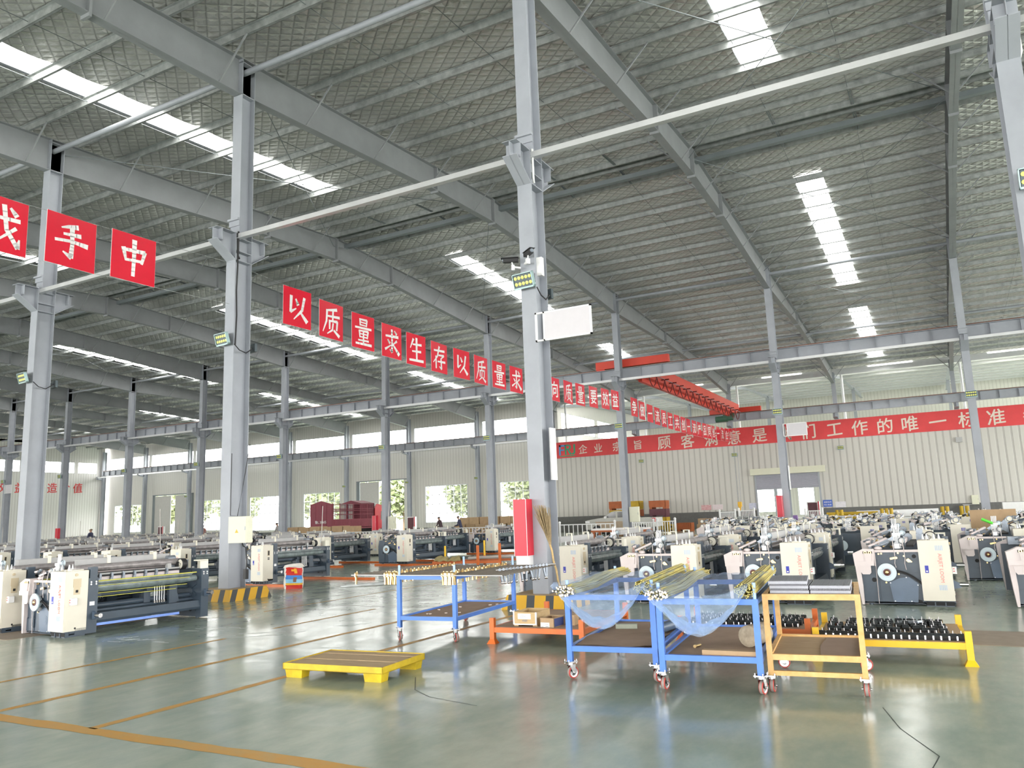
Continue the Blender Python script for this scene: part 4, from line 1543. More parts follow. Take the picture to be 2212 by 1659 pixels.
# nearest looms, built with all their parts: cabinet left edge sits .868 in from the corner
LOOMS = [
    (-13.27, 7.78, -.07, 'loom beside the striped column guard, cream cabinet with cards and a pale blue hand wheel', ('card', 'film', 'tape')),
    (-14.98, 7.80, -.07, 'loom cut by the left edge of the photo, cabinet side with card and socket', ('card', 'film', 'tape')),
    (-7.36, 13.85, 0, 'loom with cream cabinet just beside the bamboo broom', ('card',)),
    (-5.08, 13.50, 0, 'loom with pale blue hand wheel standing behind the film draped blue carts', ('card',)),
    (-3.33, 13.85, 0, 'loom with pale blue hand wheel standing behind the orange cart of zinc plates', ('card', 'socket')),
    (-1.30, 13.95, 0, 'loom with open dark gear side and hand wheel behind the yellow rack', ('card', 'socket', 'no_beam', 'no_warp')),
    (.79, 13.97, 0, 'loom cut by the right edge of the photo, pale pink cover in front', ('card', 'no_beam', 'no_warp')),
    (-7.72, 18.1, 0, 'loom in the second right row in front of the white fence and the pickup', ('card',)),
    (-5.36, 17.9, 0, 'second row loom with cream cabinet standing behind the middle film draped cart', ('card',)),
    (-3.50, 18.0, 0, 'second row loom with wrapped roller behind the loom of the zinc plate cart', ('card',)),
    (-1.55, 18.3, 0, 'second row loom with bare top right behind the open sided loom of the yellow rack', ('no_beam', 'no_warp')),
    (.25, 18.3, 0, 'second row loom with a green bottle on top, at the foot of the right column', ('no_beam', 'no_warp')),
    (-16.98, 15.3, 0, 'loom behind the red and blue sack, slim dark slot in its cabinet side', ('no_cover', 'no_wheel', 'plain')),
    (-20.9, 22.0, 0, 'loom one row behind the sack, white cover behind it, beside a tall thin rod', ('no_cover', 'no_wheel', 'plain')),
    (-17.87, 22.8, 0, 'loom with a bare dark frame, behind the left end of the blue rod cart', ('no_cover', 'plain')),
    (-18.2, 29.5, 0, 'loom with white hand wheel beside the red hose box', ('plain',)),
    (-20.25, 15.4, 0, 'loom with cream cabinet showing just left of the electric box column', ('plain', 'no_cover')),
    (-23.2, 15.3, 0, 'loom showing a row of clips, cabinet second left of the electric box column', ('plain', 'no_cover')),
    (-25.6, 15.0, 0, 'loom with cream cabinet next right of the leftmost big column', ('plain', 'no_cover')),
    (-28.4, 15.0, 0, 'loom with cream cabinet left of the leftmost big column', ('plain', 'no_cover')),
    (-19.45, 26.9, 0, 'loom standing behind the bare framed loom, its end frame beside the yellow topped posts', ('plain', 'no_cover')),
    (-24.0, 29.0, 0, 'loom with wrapped roller standing between the sack loom and the truck', ('plain',)),
]
for x, y, rz, lab, op in LOOMS:
    make_loom(lab, x, y, rz, op, z=.062 if y > 14 and x < -15 and 'plain' in op and x > -21.5 and x != -20.25 else 0.0)
gl = link('bottle', MB().cyl((0, 0, 0), (.18, .03, -.09), .028, 10).cyl((.18, .03, -.09), (.21, .035, -.105), .012, 8, mi=1).mesh('bottle', [M_GREEN, M_WHITE]))
gl.location = (.62, 18.32, 1.19); tag(gl, 'small bright green bottle lying on a loom top', 'bottle')

# the rows further off, each loom one mesh
FAR = [far_loom_mesh(True, 1, True), far_loom_mesh(True, 0, False)]
nleft = 0
for row, (yy, xa, xb, st, j) in enumerate(((22.4, -52, -22.5, 2.85, .4), (27.2, -48, -27.0, 2.9, .3), (31.5, -56, -29.0, 2.9, .3), (40.0, -66, -44.0, 3.0, .4), (46.0, -72, -50.0, 3.0, .4), (15.2, -40, -30.0, 2.8, .2))):
    x = xb
    while x > xa:
        o = link('loom', FAR[1])
        o.location = (x - 1.3, yy + random.uniform(-j, j), 0)
        tag(o, 'grey topped loom seen small among the packed rows at the left', 'loom', 'distant looms of the left rows')
        x -= st; nleft += 1
MESSY = [messy_loom_mesh(s) for s in (1, 2, 3, 4)]
i = 0
for yy, xa, xb in ((22.4, -4.9, 4.2), (26.7, -7.0, 5.0), (31.0, -8.6, 5.5), (34.8, -9.5, 6.0)):
    x = xa
    while x < xb:
        o = link('loom', MESSY[i % 4])
        o.location = (x, yy + random.uniform(-.2, .2), 0)
        tag(o, 'half assembled loom with loose gear among the cluttered right rows', 'loom', 'half assembled looms of the right rows')
        x += 2.05; i += 1
# orange steel skids under the looms of the middle rows
for (xa, ya, xb, yb, lab) in ((-17.3, 15.42, -14.9, 15.36, 'under the near end of the loom behind the sack'), (-17.2, 17.68, -13.9, 17.5, 'under the far end of the loom behind the sack'), (-21.1, 22.1, -18.9, 22.05, 'at the cabinet of the loom one row behind the sack'),
                              (-21.0, 24.35, -18.4, 24.3, 'at the far end of the loom one row behind the sack'), (-18.1, 22.9, -15.4, 22.85, 'in front of the loom with the bare wheel ring'), (-18.1, 25.15, -15.3, 25.1, 'at the far end of the loom with the bare wheel ring'), (-18.4, 29.6, -15.6, 29.55, 'under the loom beside the red hose box')):
    tag(MB().bar((xa, ya, .03), (xb, yb, .03), .12, .06).build('skid', M_TORA), 'orange floor skid ' + lab, 'skid', 'orange skids under the looms')

# ================================================================== FOREGROUND: PALLET, CARTS, RACKS
def caster(parent, x, y, ang, m_tread=None, h=.165, r=.058, side=True):
    """swivel caster whose plate top is at height h; the wheel trails along ang"""
    c = MB()
    c.box(-.055, .055, -.045, .045, h - .012, h)
    for a in (-1, 1):
        for b_ in (-1, 1):
            c.cyl((a * .045, b_ * .036, h - .022), (a * .045, b_ * .036, h + .018), .006, 6)
    c.cyl((0, 0, h - .035), (0, 0, h - .012), .03, 12)
    off = .022
    for s in (-1, 1):
        c.prism([(-.03, h - .03), (.035, h - .03), (off + .018, r), (off, r - .016), (off - .018, r)], 'y', s * .026 - .0025, s * .026 + .0025)
        c.cyl((off, s * .026, r), (off, s * .040, r), .009, 8)
    o = c.build('caster', M_CHROME, parent)
    o.location = (x, y, 0); o.rotation_euler = (0, 0, ang)
    w = MB()
    w.lathe((off, 0, r), (0, 1, 0), [(.03, -.016), (r - .013, -.018), (r - .004, -.019), (r, -.012), (r, .012), (r - .004, .019), (r - .013, .018), (.03, .016)], 22, 0, [2, 1, 1, 0, 1, 1, 2])
    w.lathe((off, 0, r), (0, 1, 0), [(0, -.018), (.03, -.016)], 22, 2); w.lathe((off, 0, r), (0, 1, 0), [(.03, .016), (0, .018)], 22, 2)
    w.build('wheel', [m_tread or M_TYRE, M_WHL, M_CHROME], o)
    return o


def cart(name, label, loc, rz, W, D, zt, zs, m, cat='cart', t=.052, group=None, pins=.14, front_rail=True, casters=((.3, .3, 1.2, -.4),), low=None, board=M_CARD, legb=.165):
    o = thing(name, label, cat, (*loc, 0), rz, group)
    for i, (x, y) in enumerate(((0, 0), (W - t, 0), (0, D - t), (W - t, D - t))):
        MB().box(x, x + t, y, y + t, legb, zt).build('leg', m, o)
        if pins:
            q = MB().cyl((x + t / 2, y + t / 2, zt), (x + t / 2, y + t / 2, zt + pins), .016, 12)
            q.build('peg', mat('pale_blue_peg', (.30, .45, .80), .35, .2, .05), o)
    def rails(z0, z1, nm, fr=True):
        for p in ((t, W - t, 0.004, t - .004), (t, W - t, D - t + .004, D - .004)):
            if p[2] < .1 and not fr: continue
            MB().box(p[0], p[1], p[2], p[3], z0, z1).build(nm, m, o)
        for x in (0.004, W - t + .004):
            MB().box(x, x + t - .008, t, D - t, z0, z1).build(nm, m, o)
    rails(zt - .05, zt, 'top_rail', front_rail)
    rails(zs - .05, zs, 'shelf_rail')
    MB().box(.04, W - .04, .045, D - .045, zs - .032, zs - .02).build('shelf', board, o)
    if low:
        MB().box(t, W - t, .008, t - .008, low[0], low[1]).build('low_rail', m, o)
    a = casters
    for i, (x, y) in enumerate(((t / 2, t / 2), (W - t / 2, t / 2), (t / 2, D - t / 2), (W - t / 2, D - t / 2))):
        caster(o, x, y, a[i % len(a)], h=legb)
    return o


def local(loc, rz, x, y, z):
    c, s = math.cos(rz), math.sin(rz)
    return (loc[0] + x * c - y * s, loc[1] + x * s + y * c, z)


# --- yellow steel pallet with plank deck
PR = .085
p = thing('pallet', 'worn yellow steel pallet with plank deck lying alone on the green floor', 'pallet', (-6.325, 6.43, 0), PR)
mb = MB()
W, D = 1.24, .84
mb.box(0, W, 0, .012, .085, .15).box(0, W, D - .012, D, .085, .15).box(0, .012, 0, D, .085, .15).box(W - .012, W, 0, D, .085, .15)
mb.box(0, W, 0, .05, .085, .092).box(0, W, D - .05, D, .085, .092).box(0, .05, 0, D, .085, .092).box(W - .05, W, 0, D, .085, .092)
mb.build('frame', M_PYEL, p)
for i in range(5):
    y0 = .016 + i * (D - .03) / 5
    MB().cbox(.016, W - .016, y0, y0 + (D - .03) / 5 - .006, .115, .143 - .003 * (i % 2), .003).build('plank', M_PLANK, p)
for x, y in ((.02, .015), (W - .24, .015), (.02, D - .155), (W - .24, D - .155)):
    f = MB()
    f.add([(x + .012, y + .01, 0), (x + .208, y + .01, 0), (x + .208, y + .13, 0), (x + .012, y + .13, 0), (x, y, .088), (x + .22, y, .088), (x + .22, y + .14, .088), (x, y + .14, .088)],
          [(0, 3, 2, 1), (4, 5, 6, 7), (0, 1, 5, 4), (1, 2, 6, 5), (2, 3, 7, 6), (3, 0, 4, 7)])
    f.build('foot', M_PYEL, p)

# --- blue cart with steel rods, brass clevises and chrome levers
CL, CR = (-6.66, 8.88), .085
tc = cart('rod_cart', 'blue cart laden with long steel rods and two rows of brass clevises', CL, CR, .90, 1.98, .84, .31, M_TBLUE, casters=(-.75, -.75, -.6, 1.3))
NR = 26
rodlen = 2.42
for i in range(NR):
    y = .06 + i * 1.86 / (NR - 1)
    x0 = -.78 + .03 * math.sin(i * 2.1) + .0
    a = local(CL, CR, x0, y, .8485); b = local(CL, CR, x0 + rodlen, y - .19, .8485)
    o = MB().cyl((0, 0, 0), (b[0] - a[0], b[1] - a[1], 0), .0075, 8).build('steel_rod', M_STEELROD if i else M_SILVER)
    o.location = a
    tag(o, 'long brown steel rod lying across the blue cart' if i else 'bright steel rod nearest the camera across the front of the blue cart', 'rod', 'steel rods across the blue cart' if i else None)
mb = MB()
mb.prism([(-.032, -.012), (.032, -.012), (.032, .035), (.018, .05), (-.018, .05), (-.032, .035)], 'x', -.011, .011)
mb.prism([(-.015, -.012), (.015, -.012), (.011, -.115), (-.011, -.115)], 'x', -.010, .010)
mb.cyl((-.014, 0, .02), (.014, 0, .02), .026, 10)
mb.cyl((0, .02, .05), (0, .02, .062), .008, 6)
CLEV = mb.mesh('brass_clevis', M_BRASS)
for row, (xa, n, lab, grp) in enumerate(((-.20, 24, 'brass clevis threaded in the left row on the steel rods', 'left row of brass clevises'), (.72, 24, 'brass clevis threaded in the right row on the steel rods', 'right row of brass clevises'))):
    for j in range(n):
        if j < 7:
            yy, x = .06 + .012 * (j % 2), xa + .030 * j
        else:
            yy, x = .10 + (j - 6) * .102, xa + .035 + .008 * (j % 3) + (j - 6) * .004
        q = local(CL, CR, x, yy - .10 * (x + .78) / 2.4, .838)
        o = link('brass_clevis', CLEV); o.location = q; o.rotation_euler = (random.uniform(-.15, .15), 0, CR + random.uniform(-.1, .1))
        tag(o, lab, 'clevis', grp)
o = link('brass_clevis', CLEV); o.location = local(CL, CR, -.70, .06, .838); o.rotation_euler = (0, 0, CR)
tag(o, 'single brass clevis at the left tip of the front rod', 'clevis')
lr = MB().cyl((0, 0, 0), (.30, 1.25, 0), .008, 8).build('lever_rod', M_CHROME)
lr.location = (-5.46, 9.52, .868); tag(lr, 'thin chrome rod jutting from the right side of the blue rod cart, hung with levers', 'rod')
mb = MB()
mb.cyl((-.012, 0, 0), (.012, 0, 0), .022, 12); mb.prism([(-.015, -.01), (.015, -.01), (.011, -.17), (-.011, -.17)], 'x', -.010, .010); mb.sphere((0, 0, -.18), .020, 10, 6)
LEV = mb.mesh('chrome_lever', [M_SGREY])
mb2 = MB().sphere((0, 0, -.18), .022, 10, 6)
KNB = mb2.mesh('ball_end', M_CHROME)
for j in range(14):
    t = .05 + .058 * j + (.03 if j > 6 else 0)
    o = link('chrome_lever', LEV); o.location = (-5.46 + .30 * t, 9.52 + 1.25 * t, .868); o.rotation_euler = (random.uniform(-.25, .25), 0, -.7 + random.uniform(-.2, .2))
    tag(o, 'steel lever with chrome ball end hanging from the thin rod', 'lever', 'chrome levers on the thin rod')
    link('ball_end', KNB, o)
r = random.Random(4)
for j in range(9):
    q = local(CL, CR, r.uniform(.12, .8), r.uniform(.25, 1.8), .295)
    s = r.uniform(.01, .025)
    o = MB().bar((-s, 0, 0), (s, .01, 0), .02, .01).build('metal_scrap', M_LETTERB); o.location = q; o.rotation_euler = (0, 0, r.uniform(0, 3))
    tag(o, 'small pale scrap on the shelf of the blue rod cart', 'scrap', 'scraps on the rod cart shelf')

# --- two blue carts with fibreglass rods under clear film
def film_cart(loc, rz, label, lab_l, lab_r, lab_f, seed, W=.90, D=1.98, dip=.30):
    o = cart('film_cart', label, loc, rz, W, D, .80, .31, M_TBLUE, casters=((.9, 1.15, .4, .4) if seed == 1 else (1.35, 1.25, .4, .4)))
    r = random.Random(seed)
    for side, lab, x0, y0, n in ((0, lab_l, -.03, -.16, 95), (1, lab_r, W - .18, .0, 130)):
        bun = thing('rod_bundle', lab, 'bundle', local(loc, rz, 0, 0, 0), rz)
        mb, tips = MB(), MB()
        wv = .21 if side == 0 else .19
        for i in range(n):
            a = r.uniform(0, 2 * PI); q = math.sqrt(r.random())
            cx, cz = q * math.cos(a) * wv * .5, q * math.sin(a) * .048
            if side: cz *= 1.35
            fx = x0 + wv * .42 + cx; fz = (.855 if side == 0 else .873) + cz
            bx = x0 + wv * .5 + cx * 1.15 + (.05 if side == 0 else .0); bz = (.862 if side == 0 else .880) + cz
            ys = y0 + r.uniform(-.03, .03); ye = D + .25 + r.uniform(-.1, .1)
            pts = [(fx + (.05 if side == 0 else 0) * math.sin(PI * t) * .3, ys + (ye - ys) * t, fz + (bz - fz) * t - (.02 * math.sin(2 * PI * t) if side == 0 else 0)) for t in (0, .33, .66, 1)]
            mb.tube(pts, .0058, 5)
            if side == 0:
                if i % 2 == 0: tips.cyl((fx, ys - .04, fz - .003), (fx, ys + .01, fz), .0095, 8)
        mb.build('rod', M_ROD, bun)['kind'] = 'stuff'
        if side == 0:
            t_ = tips.build('rod_tip', M_TIP, bun); t_['kind'] = 'stuff'; t_['label'] = 'silver rod tips'
    fl = thing('film_sheet', lab_f, 'film', local(loc, rz, 0, 0, 0), rz)
    def fn(u, v):
        # u across the cart, v from the far edge to the hanging front hem
        e = 4 * u * (1 - u)
        k = max(0, (v - .45) / .55)
        top = .925 + (.02 if .12 < u < .3 else 0) - .05 * e * min(1, v * 1.6)
        if v < .80:
            y = 1.30 - v / .80 * 1.42 - .02
            z = top - dip * .22 * e * k
        else:
            h = (v - .80) / .20
            sk = (u ** .9)
            e2 = max(0.0, math.sin(PI * min(1, max(0, u * .98 + .01)))) ** 1.1
            z = top - dip * .22 * e * k - h * (.02 + dip * 1.0 * e2)
            y = -.14 - .04 * h + .09 * h * e2
        x = -.06 + (W + .03) * u + .03 * math.sin(3 * v + seed)
        w1 = math.sin(u * 23 + v * 9 + seed) * math.sin(v * 17 + u * 5) * .008 + math.sin(u * 51 + math.sin(v * 11) * 3) * .004
        if u > .86 and v < .8: z += .01
        return (x, y + w1 * (1.3 if v > .8 else .3), z + w1 * (1 if v < .8 else .4))
    mb = MB().grid(fn, 56, 60)
    mb.build('sheet', M_FILM, fl)
    # doubled hem of gathered film
    hem = []
    for i in range(25):
        u = i / 24
        q = fn(.02 + .93 * u, 1.0)
        hem.append(Vector((q[0], q[1] + .004, q[2] + .055 * math.sin(PI * u) + .005)))
    mb = MB()
    def hf(u, v):
        i = min(23, int(u * 24)); t = u * 24 - i
        pnt = hem[i].lerp(hem[i + 1], t)
        return (pnt.x, pnt.y + .012 * math.sin(v * 9 + u * 14) + .012, pnt.z + (v - .5) * .10 * (math.sin(PI * u) * .9 + .1) + .008 * math.sin(u * 40))
    mb.grid(hf, 48, 8)
    mb.build('gathered_hem', mat_clear('blue_gathered_film', (.50, .68, .95), .35, .36, (.42, .60, .92), .7, 14) if 'blue_gathered_film' not in MATS else MATS['blue_gathered_film'], fl)
    return o


B1, B1R = (-3.42, 7.31), .12
B2, B2R = (-2.415, 7.12), .10
film_cart(B1, B1R, 'left one of the two blue carts draped with clear film', 'olive rod bundle with silver tips on the left rail of the left film draped cart', 'olive rod bundle on the right rail of the left film draped cart', 'clear film sagging from the left film draped cart', 1)
film_cart(B2, B2R, 'right one of the two blue carts draped with clear film, next to the orange cart', 'olive rod bundle with silver tips on the left rail of the right film draped cart', 'olive rod bundle on the right rail of the right film draped cart', 'clear film sagging from the right film draped cart', 2)
# loose things on the lower shelves
def flat(name, label, cat, loc, rz, w, d, m, z, h=.006, curl=.0):
    mb = MB()
    def f(u, v, dz=0):
        return ((u - .5) * w + .012 * math.sin(v * 7), (v - .5) * d + .01 * math.sin(u * 9), curl * ((2 * u - 1) ** 2 * .5 + .5 * math.sin(u * 5 + v * 3) ** 2) + dz)
    mb.grid(lambda u, v: f(u, v, 0), 10, 8); mb.grid(lambda u, v: f(u, 1 - v, h), 10, 8)
    o = mb.build(name, m); o.location = (loc[0], loc[1], z); o.rotation_euler = (0, 0, rz)
    return tag(o, label, cat)


q = local(B1, B1R, .45, .50, 0); flat('cardboard_sheet', 'creased brown cardboard sheet on the shelf of the left film draped cart', 'cardboard', q, B1R, .80, .78, M_CARD, .292, .004, .022)
q = local(B2, B2R, .46, .45, 0)
o = MB().box(-.25, .25, -.04, .04, 0, .05).prism([(.02, .05), (.06, .05), (.05, .035), (.03, .035)], 'y', -.045, -.04).build('flat_carton', M_CARDL); o.location = (*local(B2, B2R, .62, .14, 0)[:2], .292); o.rotation_euler = (0, 0, B2R - .06)
tag(o, 'long flat kraft carton on the shelf of the right film draped cart', 'carton')
o = MB().cyl((0, 0, .012), (.02, .09, .012), .012, 8).cyl((.0, -.0, .012), (-.005, -.02, .012), .016, 8).build('valve_fitting', M_BRASS); o.location = (*local(B2, B2R, .24, .52, 0)[:2], .294); tag(o, 'small brass valve lying on the shelf of the right film draped cart', 'fitting')
o = MB().box(-.12, .12, -.035, .035, 0, .05).cyl((-.12, 0, .05), (-.16, 0, .12), .008, 6).build('valve_block', mat('grey_green_block', (.30, .32, .25), .5)); o.location = (*local(B1, B1R, .28, 1.35, 0)[:2], .292); o.rotation_euler = (0, 0, .3); tag(o, 'grey valve block on the shelf of the left film draped cart', 'part')
o = MB().cyl((0, 0, .06), (.10, .75, .06), .055, 12).build('dark_roller', M_NAVYL); o.location = (*local(B1, B1R, .70, .85, 0)[:2], .292); tag(o, 'dark blue roller lying along the shelf of the left film draped cart', 'roller')
o = MB().cyl((0, 0, .1), (.08, .30, .1), .10, 16).build('paper_core', mat('paper_core_end', (.36, .30, .22), .8, 0, .3, 14)); o.location = (*local(B2, B2R, .72, .62, 0)[:2], .292); tag(o, 'round paper core end standing at the right side of the right film draped cart', 'core')

# --- worn orange cart with stacks of zinc plates
T1, T1R = (-1.505, 7.33), .10
cart('plate_cart', 'worn orange yellow cart holding stacks of corrugated zinc plates', T1, T1R, .80, 1.18, .832, .325, M_TTAN, t=.046, pins=0, casters=(1.45, 1.5, .0, .1), low=(.145, .185), board=M_PLANK, legb=.15)
o = MB().box(.05, .75, .05, 1.13, .800, .8155).build('deck_board', M_CARD); o.location = (*T1, 0); o.rotation_euler = (0, 0, T1R); tag(o, 'brown board on top of the worn orange cart', 'board')
o = MB().add([(.44, .05, 0), (.75, .05, 0), (.75, 1.10, 0), (.47, 1.10, 0), (.42, .6, 0)], [(0, 1, 2, 3, 4)]).add([(.44, .05, .004), (.75, .05, .004), (.75, 1.10, .004), (.47, 1.10, .004), (.42, .6, .004)], [(4, 3, 2, 1, 0)]).build('cardboard_sheet', mat('pale_cardboard', (.34, .25, .19), .85, 0, .08, 4))
o.location = (*T1, .306); o.rotation_euler = (0, 0, T1R); tag(o, 'pale torn cardboard on the right half of the orange cart shelf', 'cardboard')


def zinc_plate(w, d, h, n=34):
    b = MB()
    def pr(z0):
        pts = []
        for i in range(n):
            x = -w / 2 + w * i / n
            pts += [(x, z0), (x + w / n * .55, z0), (x + w / n * .6, z0 + h * .16), (x + w / n * .95, z0 + h * .16)]
        return pts
    up = pr(h * .84)
    poly = up + [(w / 2, h * .84), (w / 2, h * .3), (-w / 2, h * .3)]
    b.prism(poly, 'y', -d / 2, d / 2)
    for i in range(n):
        x = -w / 2 + w * i / n
        b.box(x, x + w / n * .45, -d / 2, d / 2, 0, h * .3)
    return b


zp = zinc_plate(.330, .60, .040).mesh('zinc_plate', M_PLATE)
zz = .8165
for stack, (x, lab, grp, n) in enumerate(((.232, 'corrugated zinc plate in the taller left stack on the orange cart', 'zinc plates of the left stack', 3), (.572, 'corrugated zinc plate in the lower right stack on the orange cart', 'zinc plates of the right stack', 2))):
    for j in range(n):
        o = link('zinc_plate', zp)
        dx = (-.02 if stack == 0 and j > 1 else 0) + .004 * math.sin(j * 3)
        o.location = (*local(T1, T1R, x + dx, .42 + .008 * math.sin(j * 2.2), 0)[:2], zz + .0405 * j)
        o.rotation_euler = (0, 0, T1R - .02 + (.05 if stack == 0 and j > 1 else 0) + .012 * math.sin(j * 5))
        tag(o, lab, 'plate', grp)

# --- orange rack with a wooden crate and a carton
def low_rack(name, label, loc, rz, W, D, m, zt=.20, zp=.315, board=M_CARD, foot=True):
    o = thing(name, label, 'rack', (*loc, 0), rz)
    t = .062
    for x, y in ((0, 0), (W - t, 0), (0, D - t), (W - t, D - t)):
        q = MB().box(x, x + t, y, y + t, 0.02, zp)
        q.add([(x - .03, y - .03, 0), (x + t + .03, y - .03, 0), (x + t + .03, y + t + .03, 0), (x - .03, y + t + .03, 0), (x, y, .055), (x + t, y, .055), (x + t, y + t, .055), (x, y + t, .055)],
              [(0, 3, 2, 1), (4, 5, 6, 7), (0, 1, 5, 4), (1, 2, 6, 5), (2, 3, 7, 6), (3, 0, 4, 7)])
        q.build('post', m, o)
    for y in (.006, D - t + .006):
        MB().box(t, W - t, y, y + .05, zt - .062, zt).build('rail', m, o)
    for x in (.006, W - t + .006):
        MB().box(x, x + .05, t, D - t, zt - .062, zt).build('rail', m, o)
    MB().box(.05, W - .05, .05, D - .05, zt - .012, zt + .002).build('deck', board, o)
    return o


O1, O1R = (-5.265, 8.96), .068
low_rack('orange_rack', 'low orange rack carrying a wooden crate and a carton', O1, O1R, 1.27, 1.9, M_TORA)
cr = thing('wooden_crate', 'open plywood crate with white paper label on the orange rack', 'crate', local(O1, O1R, .28, .13, .203), O1R)
w, d, h, t = .32, .46, .175, .014
MB().box(0, w, 0, t, .02, h).build('side', M_PLY, cr); MB().box(0, w, d - t, d, .02, h).build('side', M_PLY, cr)
MB().box(0, t, t, d - t, .02, h).build('side', M_PLY, cr); MB().box(w - t, w, t, d - t, .02, h).build('side', M_PLY, cr)
MB().box(0, w, 0, d, .02, .03).build('bottom', M_PLY, cr)
MB().box(.0, .06, .02, d - .02, 0, .02).box(w - .06, w, .02, d - .02, 0, .02).build('skid', M_PLANK, cr)
tr = MB()
for x0, x1 in ((-.002, .016), (w - .016, w + .002)):
    tr.box(x0, x1, -.003, 0, .02, h)
tr.box(0, w, -.003, 0, .02, .034).box(w, w + .003, 0, .018, .02, h)
tr.build('edge_trim', M_SILVER, cr)
MB().box(.065, .245, -.004, -.001, .09, .158).build('paper_label', M_WHITE, cr)
lab = cr
q = put_text('W07', .036, M_SGREY, cr, (.16, -.003, .072), (0, 0, 0), 'lettering', bold=.004, shear=0)
lb = MB()
for i in range(5): lb.box(.085 + .005 * i, .20 - .012 * i, -.0055, -.004, .105 + .009 * i, .108 + .009 * i)
lb.build('label_print', M_SGREY, cr)
bx = thing('carton', 'brown carton with a dark blue side and white label, right of the wooden crate', 'carton', local(O1, O1R, .66, .10, .203), O1R - .12)
MB().box(0, .20, 0, .008, 0, .115).box(0, .20, .30, .308, 0, .115).box(0, .008, 0, .308, 0, .115).box(.192, .20, 0, .308, 0, .115).box(0, .2, 0, .308, 0, .006).build('box', M_CARDL, bx)
MB().box(.2, .203, .01, .25, .01, .108).build('blue_side', mat('navy_print', (.03, .06, .22), .5), bx)
MB().box(.01, .135, -.003, 0, .005, .06).build('white_label', M_WHITE, bx)
MB().box(.015, .05, -.004, -.003, .01, .014).box(.08, .125, -.004, -.003, .01, .018).box(.07, .12, -.004, -.003, .035, .039).build('label_print', M_SGREY, bx)
MB().box(-.01, .05, -.12, .0, .112, .118).box(.15, .21, .02, .3, .118, .124).build('flap', M_CARDL, bx) if False else MB().box(.0, .2, .21, .30, .115, .121).build('flap', M_CARDL, bx)
bx2 = tag(MB().box(0, .11, 0, .16, 0, .125).build('small_carton', M_CARDL), 'small kraft carton behind the blue sided carton on the orange rack', 'carton')
bx2.location = local(O1, O1R, .93, .32, .203); bx2.rotation_euler = (0, 0, O1R)

# --- yellow rack with rows of black clamp parts
Yk, YkR = (-1.36, 8.98), .055
low_rack('yellow_rack', 'low yellow rack covered with rows of black clamp parts', Yk, YkR, 1.46, 1.30, M_TYEL, .215, .325)
mb = MB()
mb.prism([(-.022, 0), (.022, 0), (.026, .012), (.018, .052), (-.014, .055), (-.026, .03)], 'x', -.03, .03)
mb.cyl((-.034, .0, .03), (.034, .0, .03), .020, 10)
mb.cyl((0, 0, .052), (0, 0, .075), .005, 6, mi=1)
mb.prism([(-.03, 0), (-.022, 0), (-.022, .035), (-.03, .035)], 'x', .028, .042, 2)
mb.v = [(p[0] * 1.04, p[1] * 1.15, p[2] * 1.2) for p in mb.v]
CLAMP = mb.mesh('clamp_part', [M_CLAMP, M_CHROME, M_CHROME])
r = random.Random(9)
def clamp(loc, rz, x, y, z, a, lab, grp):
    o = link('clamp_part', CLAMP); o.location = local(loc, rz, x, y, z); o.rotation_euler = (0, 0, rz + a)
    tag(o, lab, 'clamp', grp)


for j in range(19):
    clamp(Yk, YkR, .09 + .0715 * j, .14, .219, .0 + r.uniform(-.08, .08), 'black clamp in the tidy front row on the yellow rack', 'front row of black clamps')
for row in range(5):
    for j in range(14):
        if r.random() < .14: continue
        clamp(Yk, YkR, .16 + .082 * j + r.uniform(-.015, .015), .42 + .165 * row + r.uniform(-.03, .03), .232, r.uniform(-.5, .5), 'black clamp lying loose among the back rows on the yellow rack', 'loose black clamps on the yellow rack')
o = flat('cardboard_sheet', 'brown cardboard under the clamps of the yellow rack', 'cardboard', local(Yk, YkR, .74, .80, 0), YkR, 1.34, .92, M_CARDL, .2185, .004, .004)
o2 = flat('cardboard_sheet', 'crumpled cardboard at the left end of the yellow rack', 'cardboard', local(Yk, YkR, -.30, .30, 0), .4, .30, .34, M_CARDL, .012, .004, .10)
o = MB().bar((0, 0, .03), (.22, -.16, .06), .09, .03).build('clamp_lever', M_SGREY); o.location = local(Yk, YkR, .83, 1.0, .235); tag(o, 'grey lever lying across the clamps in the middle of the yellow rack', 'lever')
# dark parts rack seen behind the film carts
Dk, DkR = (-3.05, 9.75), .05
low_rack('orange_rack', 'low orange rack of dark clamps behind the film draped carts', Dk, DkR, 1.55, 1.0, M_TORA, .18, .30)
for row in range(5):
    for j in range(17):
        clamp(Dk, DkR, .14 + .078 * j + r.uniform(-.015, .015), .18 + .15 * row, .184, r.uniform(-.4, .4), 'black clamp in the rows seen under the film draped carts', 'black clamps behind the film carts')

# --- striped guards round two column feet
for (cx, lab, y) in ((FX(-1), 'yellow and black striped guard round the column with the electric box', Y1), (FX(0), 'yellow and black striped guard round the column with the floodlight and cameras', Y1)):
    o = thing('column_guard', lab, 'column guard', (cx, y + .25, 0))
    b = MB()
    w1, w2, hh = .60, .52, .24
    b.add([(-w1, -w1, 0), (w1, -w1, 0), (w1, w1, 0), (-w1, w1, 0), (-w2, -w2, hh), (w2, -w2, hh), (w2, w2, hh), (-w2, w2, hh)], [(0, 1, 5, 4), (1, 2, 6, 5), (2, 3, 7, 6), (3, 0, 4, 7)])
    b.build('striped_side', M_HAZ, o)
    b = MB()
    for a in ((-w2, -.17, -w2, w2), (.17, w2, -w2, w2), (-.17, .17, -w2, -.27), (-.17, .17, .27, w2)):
        b.add([(a[0], a[2], hh), (a[1], a[2], hh), (a[1], a[3], hh), (a[0], a[3], hh)], [(0, 1, 2, 3)])
    b.build('top_plate', M_PLANK, o)

